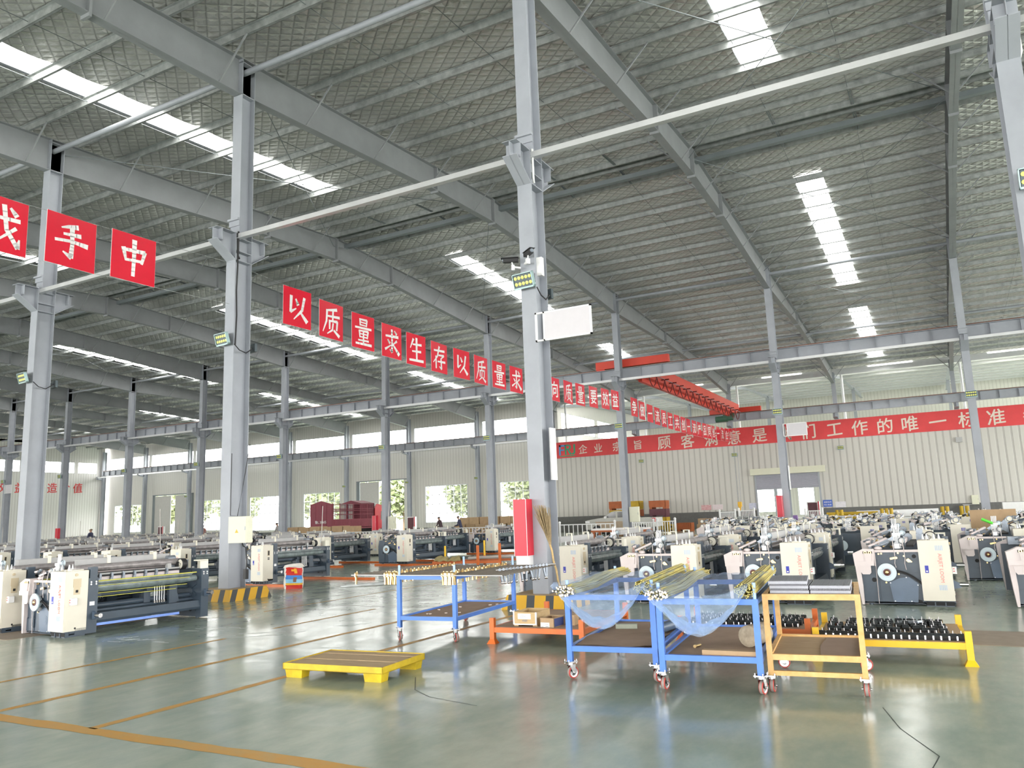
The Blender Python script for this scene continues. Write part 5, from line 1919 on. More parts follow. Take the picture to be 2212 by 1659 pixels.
# --- printed sack on the floor
sk = thing('sack', 'red and blue printed woven sack standing on the floor between looms', 'sack', (-14.42, 15.0, 0), .76)
def sack_f(u, v):
    a = 2 * PI * u
    w = .24 * (1 - .12 * abs(2 * v - .9)) ; dd = .12 * (1 - .75 * v ** 3)
    c, s = math.cos(a), math.sin(a)
    px = w * (abs(c) ** .6) * (1 if c >= 0 else -1); py = dd * (abs(s) ** .8) * (1 if s >= 0 else -1)
    return (px + .015 * math.sin(9 * v + 3 * u * 6.28), py + .012 * math.sin(7 * v + a * 3), v * .56 + .02 * math.sin(a * 2) * v)
b = MB()
n_u, n_v = 40, 24
for j in range(n_v):
    for i in range(n_u):
        q = [sack_f(i / n_u, j / n_v), sack_f((i + 1) / n_u, j / n_v), sack_f((i + 1) / n_u, (j + 1) / n_v), sack_f(i / n_u, (j + 1) / n_v)]
        vv = (j + .5) / n_v; front = q[0][1] < .02 and abs(q[0][0]) < .20
        mi = 0
        if front:
            mi = 1 if vv < .17 else 4 if vv < .26 else 3 if vv < .40 else 2 if vv < .60 else 1 if vv < .92 else 0
            if .66 < vv < .86 and abs(q[0][0]) < .06: mi = 4
            if .28 < vv < .50 and abs(q[0][0]) < .05 + .05 * (.5 - vv): mi = 5
        b.add(q, [(0, 1, 2, 3)], mi, True)
b.build('body', [mat('white_sackcloth', (.72, .69, .64), .7, 0, .08), mat('sack_red', (.55, .02, .01), .45, 0, .1), mat('sack_blue', (.03, .20, .60), .45), mat('sack_sky', (.25, .55, .78), .45), mat('sack_gold', (.80, .42, .03), .45), mat('sack_dark', (.20, .09, .05), .5)], sk)
mb = MB().grid(lambda u, v: (.26 * math.cos(2 * PI * u) * (1 - .15 * v), .10 * math.sin(2 * PI * u) * (1 - .5 * v), .52 + .07 * v + .02 * math.sin(10 * u)), 24, 4)
mb.build('rolled_mouth', MATS['white_sackcloth'], sk)
pb = tag(MB().bar((0, 0, .03), (1.0, .9, .04), .12, .05).bar((-.1, -.1, .02), (.3, .2, .02), .06, .03).build('steel_bar', M_GALV), 'grey steel bar lying on the floor right of the printed sack', 'bar')
pb.location = (-13.2, 15.55, 0)

# --- bamboo broom leaning on the column
br = thing('broom', 'tall bamboo broom standing head up against the column', 'broom', (-5.83, 12.36, .243))
d = Vector((-.20, -.02, 1.0)).normalized()
MB().tube([d * t * 1.0 + Vector((.008 * math.sin(t * 19), 0, 0)) for t in [i / 12 for i in range(13)]], .018, 8).build('handle', M_BAMBOO, br)
b = MB(); r = random.Random(2)
for i in range(90):
    a = r.uniform(0, 2 * PI); sp = r.uniform(0, .16)
    p0 = d * .80
    p1 = d * (1.0 + .1 * r.random()) + Vector((sp * .35 * math.cos(a), sp * .35 * math.sin(a), 0))
    p2 = d * r.uniform(1.35, 1.55) + Vector((sp * math.cos(a), sp * math.sin(a) * .6, 0))
    b.tube([p0, p1, p2], .005, 4)
b.build('head', M_STRAW, br)['kind'] = 'stuff'
br['label'] = 'tall bamboo broom standing head up against the column'

# ================================================================== HANGING SIGNS
SXP = FX(-1) + .0 - .0
SGX = -14.09
def sag(y):
    for a, b, d in ((-8, Y1, .25), (Y1, Y2, .42), (Y2, Y3, .30)):
        if a <= y <= b:
            t = (y - a) / (b - a)
            return 7.70 - d * 4 * t * (1 - t)
    return 7.7


SIGNS = [('在', 5.25, 'end of the left string, cut by the photo edge'), ('我', 6.86, 'at the left edge of the photo'), ('手', 8.17, 'in front of the leftmost big column'), ('中', 9.49, 'right of the one over the leftmost column')]
seq1 = '以质量求生存以质量求发展向质量要市场'
Yl = [14.19, 15.51, 16.85, 18.18, 19.45, 20.80, 22.10, 23.45, 24.75, 26.1, 27.4]
for ch, y in zip('以质量求生存以质量求发', Yl):
    SIGNS.append((ch, y, None))
for ch, y in zip('展向质量要效益', [28.55, 29.55, 31.0, 32.35, 33.9, 35.4, 36.75]):
    SIGNS.append((ch, y, None))
for i, ch in enumerate('争做一流员工共创一流产品同创一流企业'):
    SIGNS.append((ch, 39.55 + i * 1.30, None))
ORD = ['first', 'second', 'third', 'fourth', 'fifth', 'sixth', 'seventh', 'eighth', 'ninth', 'tenth', 'eleventh', 'twelfth', 'thirteenth', 'fourteenth', 'fifteenth', 'sixteenth', 'seventeenth', 'eighteenth']
cnt = -4
plate = MB().box(-.006, 0, 0, .985, 0, 1.0).mesh('board', M_RED)
edge = MB().box(-.010, -.0062, -.007, .992, -.004, 1.004).mesh('edge', M_WHITE)
for ch, y, where in SIGNS:
    z1 = sag(y + .5)
    if where is None:
        if cnt < 18: where = '%s along the string right of the electric box column' % ORD[cnt]
        else: where = '%s along the string beyond the crane beam' % ORD[cnt - 18]
    o = thing('hanging_sign', 'red square sign with white character %s, %s' % (ch, where), 'sign', (SGX + random.uniform(-.02, .02), y, z1 - 1.0), random.uniform(-.04, .04), 'red character signs on the string')
    link('board', plate, o); link('edge', edge, o)
    put_text(ch, .80 if ch in STROKES else .74, M_LETTER, o, (.004, .49, .5), (0, 0, PI / 2), 'lettering', bold=.012)
    cnt += 1
mb = MB()
for a, b in ((1, Y1), (Y1, Y2), (Y2, Y3 - .6)):
    for dz in (0, -1.0):
        mb.tube([(SGX - .004, a + (b - a) * t / 24, sag(a + (b - a) * t / 24 + (.001 if t == 0 else -.001 if t == 24 else 0)) + dz) for t in range(25)], .004, 4)
st_ = mb.build('string', M_GALV); st_.location.x = -.022
tag(st_, 'thin wire pair carrying the red character signs', 'wire')

# ================================================================== THINGS ON THE COLUMNS
def floodlight(x, y, z, rz, label, tilt=.25, small=False, group=None):
    o = thing('floodlight', label, 'floodlight', (x, y, z), rz, group)
    s = .72 if small else 1.0
    R = Matrix.Rotation(tilt, 3, 'X')
    def rot(b):
        b.v = [tuple(R @ Vector((p[0] * s, p[1] * s, p[2] * s))) for p in b.v]
        return b
    rot(MB().cbox(-.20, .20, -.02, .04, -.12, .12, .01)).build('housing', M_FBODY, o)
    rot(MB().box(-.215, .215, -.035, .045, -.15, -.12).box(-.215, .215, -.035, .045, .12, .135).box(-.215, -.20, -.035, .045, -.15, .135).box(.20, .215, -.035, .045, -.15, .135)).build('rim', M_FRIM, o)
    b = MB()
    for i in range(5):
        for j in range(2):
            b.lathe((-.155 + .0775 * i, -.02, -.055 + .11 * j), (0, -1, 0), [(.034, 0), (.030, .004), (.0, .008)], 14)
    rot(b).build('lens', M_FLED, o)['kind'] = 'stuff'
    MB().bar((0, .03 * s, -.05 * s), (0, .16, -.02), .04, .03).bar((.14 * s, .03 * s, 0), (.16 * s, .15, -.02), .02, .02).build('bracket', M_FBODY, o)
    return o


floodlight(FX(0), Y1 - .19, 5.83, -.12, 'floodlight with ten yellow lenses on the middle column below two cameras', .3)
floodlight(FX(-1) - .02, Y1 - .19, 5.83, -.12, 'floodlight on the electric box column, left of the hanging sign row', .3)
floodlight(FX(-2) - .02, Y1 - .19, 5.83, -.12, 'floodlight on the leftmost big column', .3)
floodlight(FX(1) + .1, Y1 - .19, 5.90, .0, 'floodlight on the column cut by the right edge', .2)
for k in (0, -1, -2):
    o = thing('floodlight', 'floodlight seen from behind on the far flange of the %s' % {0: 'middle column', -1: 'electric box column', -2: 'leftmost big column'}[k], 'floodlight', (FX(k) + .02, Y1 + .70, 5.75), PI - .2)
    MB().cbox(-.16, .16, -.03, .04, -.10, .10, .01).build('housing', M_FBODY, o)
    MB().bar((0, .03, 0), (0, .20, 0), .04, .03).build('bracket', M_FBODY, o)
    tag(MB().tube([(FX(k) + .175, Y1 + .0, 5.72), (FX(k) + .18, Y1 + .15, 5.60), (FX(k) + .18, Y1 + .35, 5.56), (FX(k) + .18, Y1 + .52, 5.68), (FX(k) + .05, Y1 + .62, 5.75)], .012, 6).build('cable', M_BLACK), 'short black cable between the two floodlights of the %s' % {0: 'middle column', -1: 'electric box column', -2: 'leftmost big column'}[k], 'cable')
NM = {1: 'right', 0: 'second from right', -1: 'third from right', -2: 'fourth from right', -3: 'fifth from right', -4: 'sixth from right', -5: 'seventh from right', -6: 'eighth from right', -7: 'ninth from right', -8: 'tenth from right'}
for k in range(-8, 2):
    floodlight(FX(k), Y2 - .17, 5.9, -.05, 'small floodlight on the %s column of the middle row' % NM[k], .15, False)
for k in (-9, -8, -7, -6, -5, -4):
    if k < -3:
        o = floodlight(FX(k) + .05, Y3 - .72, 5.1, .5, 'small lamp on a column of the window wall', .5, True, 'lamps along the window wall columns')
for x, nm in ((-21.5, 'left of the shutter door'), (-13.9, 'just left over the shutter door'), (-6.2, 'right of the shutter door')):
    floodlight(x, YP - .25, 5.62, 0, 'small dark lamp on the partition wall %s' % nm, .1)
tag(MB().box(1.2, 1.6, YP - .22, YP - .05, 5.45, 5.80).build('wall_speaker', M_BEAM), 'grey speaker box high on the partition wall near the right column', 'speaker')

# cameras on the middle column
def cctv(x, y, z, rz, label):
    o = thing('security_camera', label, 'camera', (x, y, z), rz)
    MB().cbox(-.045, .045, -.16, .12, -.04, .035, .012).box(-.055, .055, -.20, .13, .035, .045).build('body', M_BLACK, o)
    MB().cyl((0, -.175, 0), (0, -.16, 0), .036, 14).build('lens', M_SGREY, o)
    MB().cyl((0, 0, -.04), (0, .02, -.12), .014, 8).box(-.035, .035, -.01, .05, -.20, -.10).bar((0, .02, -.13), (0, .16, -.16), .03, .03).build('mount', M_WHITE, o)
    return o


cctv(FX(0) - .22, Y1 - .20, 6.25, -1.15, 'white lidded camera pointing left on the middle column')
cctv(FX(0) + .12, Y1 - .20, 6.32, .9, 'black camera pointing right on the middle column')
tag(MB().box(FX(0) + .155, FX(0) + .26, Y1 + .06, Y1 + .16, 5.95, 6.30).build('junction_box', M_WHITE), 'small white junction box beside the cameras', 'box')
for k in (0, -1, 1):
    nm = {0: 'middle column', -1: 'electric box column', 1: 'right edge column'}[k]
    pp = MB().tube([(FX(k) + .17, Y1 + .06, 8.45), (FX(k) + .17, Y1 + .06, 7.85), (FX(k) + .15, Y1 + .12, 7.80)], .022, 8)
    tag(pp.build('conduit', M_WHITE if k != -1 else M_BLACK), '%s conduit pipe at the bracket of the %s' % ('white' if k != -1 else 'black', nm), 'pipe')
tag(MB().tube([(FX(-1) + .175, Y1 + .05, z) if i % 2 else (FX(-1) + .172, Y1 + .03, z) for i, z in enumerate((8.4, 7.6, 7.0, 6.4, 5.7))], .02, 6).build('cable', M_BLACK), 'black cable running down the electric box column', 'cable')
tag(MB().tube([(FX(-1) + .16, Y1 + .02, 3.2), (FX(-1) + .16, Y1 + .02, 2.4), (FX(-1) + .2, Y1 - .02, 1.82), (FX(-1) + .42, Y1 - .02, 1.80), (FX(-1) + .47, Y1 + .1, 2.6), (FX(-1) + .42, Y1 + .3, 3.4)], .008, 6).build('cable', M_BLACK), 'loose black cable looping above the electric box', 'cable')

# blank white sign boards reaching out sideways from the columns
def side_board(x, y, z0, z1, w, label, rise=.04):
    o = thing('sign_board', label, 'sign board', (x, y, 0))
    b = MB()
    for a, c, d, e in ((0, w, z0, z0 + .03), (0, w, z1 - .03, z1), (0, .03, z0, z1), (w - .03, w, z0, z1), (.16, .19, z0, z1)):
        b.box(a, c, -.02, .02, d, e)
    b.build('frame', M_WHITE, o)
    MB().box(.19, w - .03, -.012, .012, z0 + .03, z1 - .03).build('panel', mat('blank_panel', (.60, .58, .61), .35, 0, .02), o)
    return o


side_board(FX(0) + .13, Y1 + .0 - .03, 4.68, 5.22, 1.10, 'blank white sign board sticking out from the middle column')
side_board(FX(0) + .16, Y2 - .03, 4.72, 5.32, 1.05, 'blank white sign board on the middle row column, in front of the red banner')
side_board(FX(1) + .13, Y1 - .03, 4.68, 5.45, 1.10, 'blank white sign board on the column cut by the right edge')
side_board(FX(-8) + .13, Y2 - .03, 4.9, 5.6, 1.05, 'small blank board on a column far at the left')
for x, y, z0, z1, nm in ((FX(0) + .17, Y1 + .25, 2.2, 3.14, 'middle column, right side'), (FX(0) + .17, Y2 + .2, 2.3, 3.4, 'middle row column by the shutter door')):
    tag(MB().box(x, x + .03, y, y + .22, z0, z1).build('panel_edge', M_WHITE), 'narrow white panel seen edge on at the %s' % nm, 'panel')

# red hose boxes
def hose_box(x, y, z0, w, h, label, base=True, face=True):
    o = thing('hose_box', label, 'hose box', (x, y + .018, z0))
    MB().cbox(0, w, -.24, 0, .18 if base else 0, h, .004).build('cabinet', M_REDBOX, o)
    MB().box(0, .008, -.243, -.24, .18, h).box(w - .008, w, -.243, -.24, .18, h).build('edge_trim', M_WHITE, o)
    if base:
        MB().box(.02, w - .02, -.22, 0, 0, .18).build('base', M_WHITE, o)
    return o


hose_box(FX(0) - .36, Y1 - .02, .72, .26, 1.15, 'tall red hose box on the front of the middle column')
hb = 0
for x, y, z, nm in ((FX(0) - .12, Y2 - .02, .9, 'on the middle row column at the shutter door'), (FX(-3) - .40, Y2 - .02, .72, 'on the middle row column in front of the truck cab'), (FX(-7) + .28, Y2, .72, 'beside a column far at the left')):
    hose_box(x - .28, Y2 - .02, z, .26, 1.15, 'red hose box ' + nm)
for x, y, nm in ((-44.9, 61.6, 'standing right of the open door by the window wall'), (-9.15, 63.6, 'standing inside the shutter doorway'), (-79.6, 61.0, 'standing by the window wall far at the left')):
    o = thing('fire_cabinet', 'dark red glass fronted fire cabinet ' + nm, 'fire cabinet', (x, y, 0))
    MB().box(0, .9, 0, .3, 0, 1.8).build('case', M_WHITE, o); MB().box(.08, .75, -.02, 0, .65, 1.72).build('door', M_CRATEM, o); MB().box(.80, .9, -.02, 0, .0, 1.8).build('side_strip', M_REDBOX, o)

# electric boxes
def elec(x, y, z0, w, h, label, sign=True, d=.18):
    o = thing('electric_box', label, 'electric box', (x, y, z0))
    MB().cbox(0, w, -d, 0, 0, h, .006).build('case', M_EBOX, o)
    MB().box(.015, w - .015, -d - .006, -d, .015, h - .015).build('door', M_EBOX, o)
    MB().box(w - .045, w - .03, -d - .012, -d, h * .48, h * .62).build('latch', M_SGREY, o)
    if sign:
        MB().prism([(w * .38, h * .38), (w * .58, h * .38), (w * .48, h * .52)], 'y', -d - .009, -d - .006).build('warning_triangle', mat('warning_yellow', (.80, .45, .05), .5, 0, 0), o)
    return o


o = elec(-13.88, 12.60, 1.22, .56, .57, 'cream electric box with yellow warning triangle on its own column'); o.rotation_euler = (0, 0, .0)
tag(MB().tube([(-13.55, 12.52, 1.22), (-13.5, 12.5, 1.15), (-13.42, 12.5, 1.12), (-13.40, 12.52, .8), (-13.40, 12.5, .62)], .014, 6).box(-13.44, -13.36, 12.46, 12.54, .45, .66).build('power_lead', [M_BLACK]), 'black lead with socket hanging below the electric box', 'lead')
MBX = MB().box(-14.2, -13.9, 12.60, 12.64, 1.3, 1.36).box(-14.2, -13.9, 12.60, 12.64, 1.65, 1.71)
tag(MBX.build('bracket', M_STEELD), 'grey bracket holding the electric box to its column', 'bracket')
elec(FX(-1) + .16, Y2 + .35, 1.05, .5, .75, 'cream electric box on the middle row column in front of the pickup', False)
elec(FX(-3) + .16, Y2 + .35, 1.05, .5, .75, 'cream electric box on the middle row column near the truck cab', False)
elec(1.68, YP - .06, 1.2, .42, .62, 'pale electric box on the partition wall beside the right column', False)
tag(MB().box(1.15, 1.5, 61.5, 61.8, 0, 1.20).box(1.1, 1.75, 61.4, 61.9, 1.2, 1.23).build('lectern_stand', M_BEAM), 'grey stand with a dark tray top by the partition wall, left of the right column', 'stand')
# poster boards on the partition wall
for x0, x1, z0, z1, m, lab in ((-16.85, -16.05, 1.45, 1.84, M_POSTERR, 'red printed notice left of the yellow crane hook'), (-15.95, -15.15, 1.45, 1.85, M_POSTER, 'pink printed notice just left of the yellow crane hook'), (-13.15, -12.6, 1.40, 1.86, mat('blue_print', (.40, .42, .60), .5, 0, .3, 14, 0, .5, (.70, .70, .76)), 'pale blue printed notice left of the shutter door'),
                               (-6.95, -6.25, 1.2, 1.72, mat('pale_print', (.60, .58, .64), .5, 0, .3, 10, 0, .5, (.78, .76, .78)), 'pale poster right of the blue sign on the partition wall')):
    o = thing('poster', lab, 'poster', (x0, YP - .06, z0)); MB().box(0, x1 - x0, -.01, 0, 0, z1 - z0).build('sheet', m, o)
o = thing('wall_sign', 'blue sign with two lines of white characters right of the shutter door', 'sign', (-7.80, YP - .06, 1.38))
MB().box(0, .64, -.015, 0, 0, .50).build('panel', M_BLUESIGN, o)
put_text('装配车间', .13, M_WHITE, o, (.32, -.018, .34), (0, 0, 0), bold=.004, shear=0); put_text('闲人免进', .13, M_WHITE, o, (.32, -.018, .15), (0, 0, 0), bold=.004, shear=0)

# ================================================================== OVERHEAD CRANE
cr = thing('overhead_crane', 'orange red overhead travelling crane spanning the far bay', 'crane', (0, 0, 0))
b = MB(); b.box(-15.6, -11.6, CB2 - .14, CB2 + .14, 9.10, 9.50).prism([(-15.6, 9.1), (-15.1, 9.1), (-15.1, 9.0), (-15.5, 9.0)], 'y', CB2 - .12, CB2 + .12).build('end_carriage', M_CRANE, cr)
MB().box(-15.5, -11.55, CB3 - .14, CB3 + .14, 8.86, 9.22).build('end_carriage', M_CRANE, cr)
for y, z in ((CB2, 9.09), (CB3, 8.85)):
    for x in (-15.2, -12.0):
        MB().cyl((x, y - .06, z + .09), (x, y + .06, z + .09), .09, 14).build('wheel', M_SGREY, cr)
b = MB()
b.prism([(-13.95, 8.62), (-13.15, 8.62), (-13.15, 9.44), (-13.95, 9.44)], 'y', CB2 + 1.2, CB3 - 1.4)
for y0, y1 in ((CB2 + .25, CB2 + 1.2), (CB3 - .25, CB3 - 1.4)):
    b.add([(-13.95, y0, 9.12), (-13.15, y0, 9.12), (-13.15, y0, 9.44), (-13.95, y0, 9.44), (-13.95, y1, 8.62), (-13.15, y1, 8.62), (-13.15, y1, 9.44), (-13.95, y1, 9.44)],
          [(0, 1, 2, 3), (7, 6, 5, 4), (0, 4, 5, 1), (1, 5, 6, 2), (2, 6, 7, 3), (3, 7, 4, 0)])
b.build('girder', M_CRANE, cr)
MB().box(-13.65, -13.45, CB2 + 1, CB3 - 1, 8.40, 8.62).build('lower_flange', M_CRANE, cr)
MB().cyl((-12.95, CB2 + .5, 8.78), (-12.95, CB3 - .8, 8.78), .02, 6).build('festoon_wire', M_SGREY, cr)
b = MB()
n = 15
for i in range(n):
    ya, yb = CB2 + .6 + i * 1.42, CB2 + .6 + (i + 1) * 1.42
    b.tube([(-12.95, ya + (yb - ya) * t / 8, 8.74 - .62 * (1 - (2 * t / 8 - 1) ** 2)) for t in range(9)], .03, 5)
    b.box(-13.2, -12.7, ya - .02, ya + .02, 8.74, 8.80)
b.build('festoon_cable', mat('dark_red_cable', (.16, .015, .015), .5, 0, 0), cr)
h = MB().cyl((-14.6, CB3 - 1.9, 8.25), (-13.7, CB3 - 1.9, 8.25), .24, 14).box(-14.0, -13.2, CB3 - 2.1, CB3 - 1.7, 8.3, 8.6).cyl((-13.7, CB3 - 1.9, 8.25), (-13.3, CB3 - 1.9, 8.25), .17, 12).build('hoist', M_BOTTLE, cr)
h2 = MB().cyl((-13.45, CB3 - 1.95, 8.1), (-13.40, CB3 - 1.95, 1.95), .012, 5).cyl((-13.15, CB3 - 1.95, 8.1), (-13.22, CB3 - 1.95, 1.95), .012, 5).build('hoist_rope', M_SGREY, cr)
hk = MB().cbox(-13.46, -13.16, CB3 - 2.03, CB3 - 1.87, 1.62, 1.98, .03).prism([(-13.40, 1.64), (-13.22, 1.64), (-13.27, 1.36), (-13.35, 1.36)], 'y', CB3 - 2.0, CB3 - 1.9).build('hook_block', M_HOOK, cr)
MB().tube([(-13.31, CB3 - 1.95, 1.38), (-13.31, CB3 - 1.95, 1.28), (-13.22, CB3 - 1.95, 1.18), (-13.27, CB3 - 1.95, 1.06), (-13.40, CB3 - 1.95, 1.10)], .035, 8).build('hook', M_BLACK, hk)

# ================================================================== VEHICLES
tk = thing('truck', 'maroon stake bodied truck parked at the open door of the window wall', 'truck', (-43.5, 47.0, 0))
W, L = 2.15, 5.2
MB().box(0, W, 0, .08, 1.12, 2.95).prism([(0, 2.95), (W, 2.95), (W / 2, 3.22)], 'y', 0, .10).build('rear_panel', M_TRUCK, tk)
b = MB()
for x in (.02, .52, 1.06, 1.10, 1.62, 2.10): b.box(x, x + .04, -.03, 0, 1.12, 2.95)
for z in (1.4, 1.72, 2.08, 2.46, 2.9): b.box(0, W, -.02, 0, z, z + .03)
b.build('rear_rib', M_TRUCK, tk)
q = put_text('鲁L 38605', .27, M_WHITE, tk, (W / 2, -.035, 1.60), (0, 0, 0), bold=.006, shear=0)
MB().box(0, W, 0, L, 1.0, 1.14).build('deck', M_TRUCK, tk)
for x in (0, W - .05):
    b = MB(); b.box(x, x + .05, .08, L, 1.1, 1.78)
    for i in range(30): b.box(x + .05, x + .065, .15 + i * .168, .20 + i * .168, 1.14, 1.74)
    b.build('side_board', M_TRUCK, tk)
    b = MB()
    for y in (.1, .95, 1.75, 2.55, 3.4, 4.3, L - .06): b.box(x, x + .05, y, y + .06, 1.78, 3.0)
    for z in (2.12, 2.42, 2.55, 2.92): b.box(x, x + .05, .1, L, z, z + .04)
    for i in range(13): b.box(x + .01, x + .04, 3.42 + i * .14, 3.46 + i * .14, 1.8, 2.95)
    b.build('stake_rail', M_TRUCK, tk)
MB().box(0, W, L - .1, L, 1.1, 3.0).prism([(0, 3.0), (W, 3.0), (W / 2, 3.25)], 'y', L - 1.7, L).build('head_panel', M_TRUCK, tk)
b = MB().prism([(L + .15, .75), (L + 1.9, .75), (L + 1.95, 1.5), (L + 1.7, 2.7), (L + .5, 2.95), (L + .15, 2.6)], 'x', .05, W - .05); b.build('cab', M_TRUCKR, tk)
MB().prism([(L + .9, 1.65), (L + 1.75, 1.65), (L + 1.62, 2.35), (L + .95, 2.35)], 'x', W - .052, W - .04).build('cab_window', M_CARGL, tk)
MB().prism([(L + .2, 2.62), (L + 1.2, 2.8), (L + .5, 3.0)], 'x', .2, W - .2).build('roof_deflector', M_WHITE, tk)
for y in (.9, 1.9, L + 1.0):
    for x in (.05, W - .3):
        MB().cyl((x, y, .48), (x + .25, y, .48), .48, 20).cyl((x - .01, y, .48), (x + .26, y, .48), .22, 14, mi=1).build('wheel', [M_BLACK, M_SGREY], tk)
MB().box(.4, W - .4, .1, L + 1.0, .62, 1.0).build('chassis', M_DARK, tk)

pk = thing('pickup', 'dusty silver pickup parked in front of the partition wall', 'pickup', (-21.55, 50.0, 0))
# side outline, front to the left; x is length
body = [(0, .45), (0, .98), (.12, 1.06), (.95, 1.18), (1.25, 1.20), (2.95, 1.18), (4.85, 1.13), (4.9, .55), (4.3, .50), (.6, .42)]
MB().prism(body, 'y', 0, 1.75).build('body', M_PICK, pk)
b = MB()
cab = [(1.20, 1.19), (1.82, 1.57), (2.1, 1.625), (2.9, 1.60), (3.1, 1.55), (3.25, 1.17)]
b.prism(cab, 'y', .10, 1.65); b.build('cabin', M_PICK, pk)
MB().prism([(1.33, 1.20), (1.84, 1.53), (2.16, 1.56), (2.16, 1.20)], 'y', .088, .10).build('side_window', M_CARGL, pk)
MB().prism([(2.30, 1.20), (2.30, 1.56), (2.86, 1.55), (3.02, 1.50), (3.06, 1.24), (2.95, 1.20)], 'y', .088, .10).build('side_window', M_CARGL, pk)
MB().prism([(.7, .95), (3.3, .95), (3.3, .55), (1.0, .52)], 'y', -.008, 0).build('dusty_door', M_MUD, pk)
for x in (.85, 4.05):
    for y in (-.01, 1.56):
        MB().cyl((x, y, .36), (x, y + .2, .36), .36, 20).cyl((x, y - .01, .36), (x, y + .21, .36), .2, 12, mi=1).build('wheel', [M_BLACK, M_SGREY], pk)
MB().box(4.72, 4.92, -.01, .12, .85, 1.10).build('tail_lamp', mat('tail_lamp_red', (.55, .02, .03), .3, 0, 0), pk)
MB().box(-.01, .3, -.005, .2, .88, 1.02).build('head_lamp', M_WHITE, pk)
MB().tube([(3.2, .1, 1.16), (3.28, .1, 1.58), (3.45, .1, 1.60), (3.95, .1, 1.20), (4.5, .1, 1.22), (4.7, .1, 1.16)], .035, 8).build('roll_bar', M_BLACK, pk)
MB().box(1.42, 1.55, -.14, .06, 1.16, 1.30).build('mirror', M_WHITE, pk)

# ================================================================== STORAGE ALONG THE WALLS
def steel_crate(x, y, z, w, h, d, m, label, group=None):
    o = thing('steel_crate', label, 'crate', (x, y, z), 0, group)
    b = MB()
    for x0, x1, y0, y1 in ((0, w, 0, .03), (0, w, d - .03, d), (0, .03, 0, d), (w - .03, w, 0, d)): b.box(x0, x1, y0, y1, .14, h)
    n = max(4, int(w / .12))
    for i in range(n): b.box(i * w / n, i * w / n + w / n * .5, -.02, 0, .14, h)
    b.box(0, w, 0, d, .12, .15)
    b.build('wall', m, o)
    for a in (.02, w - .22):
        MB().box(a, a + .2, .02, d - .02, 0, .12).build('foot', m, o)
    return o


steel_crate(-22.95, 58, 1.70, 1.30, .66, 1.0, M_CRATEO, 'orange crate on the stack above the pickup roof')
steel_crate(-22.95, 58, 0.85, 1.30, .84, 1.0, M_CRATEY, 'mustard crate under the orange one above the pickup roof')
steel_crate(-22.95, 58, 0, 1.30, .84, 1.0, M_CRATEO, 'orange crate at the bottom of the stack behind the pickup')
steel_crate(-21.3, 58.2, 1.70, .75, .64, 1.0, M_CRATEY, 'mustard crate right of the middle row column above the pickup bed')
steel_crate(-21.3, 58.2, .85, .75, .84, 1.0, M_CRATEO, 'orange crate under the mustard one above the pickup bed')
steel_crate(-21.3, 58.2, 0, .75, .84, 1.0, M_CRATEO, 'bottom orange crate behind the pickup bed')
steel_crate(-19.7, 58, 1.68, 1.28, .62, 1.0, M_CRATEO, 'orange crate topping the tall stack right of the pickup')
steel_crate(-19.7, 58, 1.06, 1.28, .62, 1.0, M_CRATEM, 'maroon crate in the middle of the tall stack right of the pickup')
steel_crate(-19.7, 58, .0, 1.28, 1.05, 1.0, M_CRATEY, 'mustard crate at the bottom of the tall stack right of the pickup')
steel_crate(-18.1, 57.0, 0, .62, .28, .8, M_CRATEY, 'low mustard pallet crate by the fence end')
steel_crate(-18.1, 57.0, .28, .62, .25, .8, M_CRATEY, 'upper mustard pallet crate by the fence end')
steel_crate(-17.4, 57.2, 0, 1.05, .60, .9, M_CRATEO, 'low orange crate right of the mustard pallet crates')
for i, (x, z, w, h) in enumerate(((-16.3, 0, .6, .45), (-15.6, 0, .55, .45), (-15.0, 0, .5, .5), (-16.2, .45, .55, .4), (-15.55, .45, .5, .38), (-14.95, .5, .45, .35), (-14.4, 0, .5, .45), (-14.4, .45, .5, .45))):
    tag(MB().cbox(x, x + w, 58.6, 59.1, z, z + h, .01).build('carton', M_CARDL), 'kraft carton in the small heap left of the tall white gates', 'carton', 'cartons heaped left of the white gates')
for x, nm in ((-17.05, 'left'), (-16.6, 'right')):
    tag(MB().cyl((x, 58, 0), (x, 58, .55), .06, 10).build('bollard', M_CRATEY), 'small yellow bollard, %s one of the pair by the carton heap' % nm, 'bollard')
# long row of cartons behind the left looms and the big carton pile under the window
for i in range(7):
    x = -41.0 + i * .98
    tag(MB().cbox(x, x + .95, 41.0, 41.8, 0, .62, .01).build('carton', M_CARDL), 'carton in the low bottom layer in front of the truck', 'carton', 'cartons in front of the truck')
    tag(MB().cbox(x + .02, x + .93, 41.0, 41.8, .62, 1.28 + .04 * (i % 2), .01).build('carton', M_CARDL), 'carton in the top layer in front of the truck', 'carton', 'top cartons in front of the truck')
r = random.Random(21)
for lvl in range(3):
    for i in range(9 - lvl):
        x = -32.4 + i * .86 + lvl * .35 + r.uniform(-.05, .05)
        hh = .52
        o = MB().cbox(0, .80, 0, .7, 0, hh, .012).build('carton', M_CARDL); o.location = (x, 50.0 + r.uniform(-.1, .1) + (i % 2) * .04, lvl * hh); o.rotation_euler = (0, 0, r.uniform(-.06, .06))
        tag(o, 'brown carton in the big pile in front of the large gridded window', 'carton', 'cartons piled in front of the gridded window')


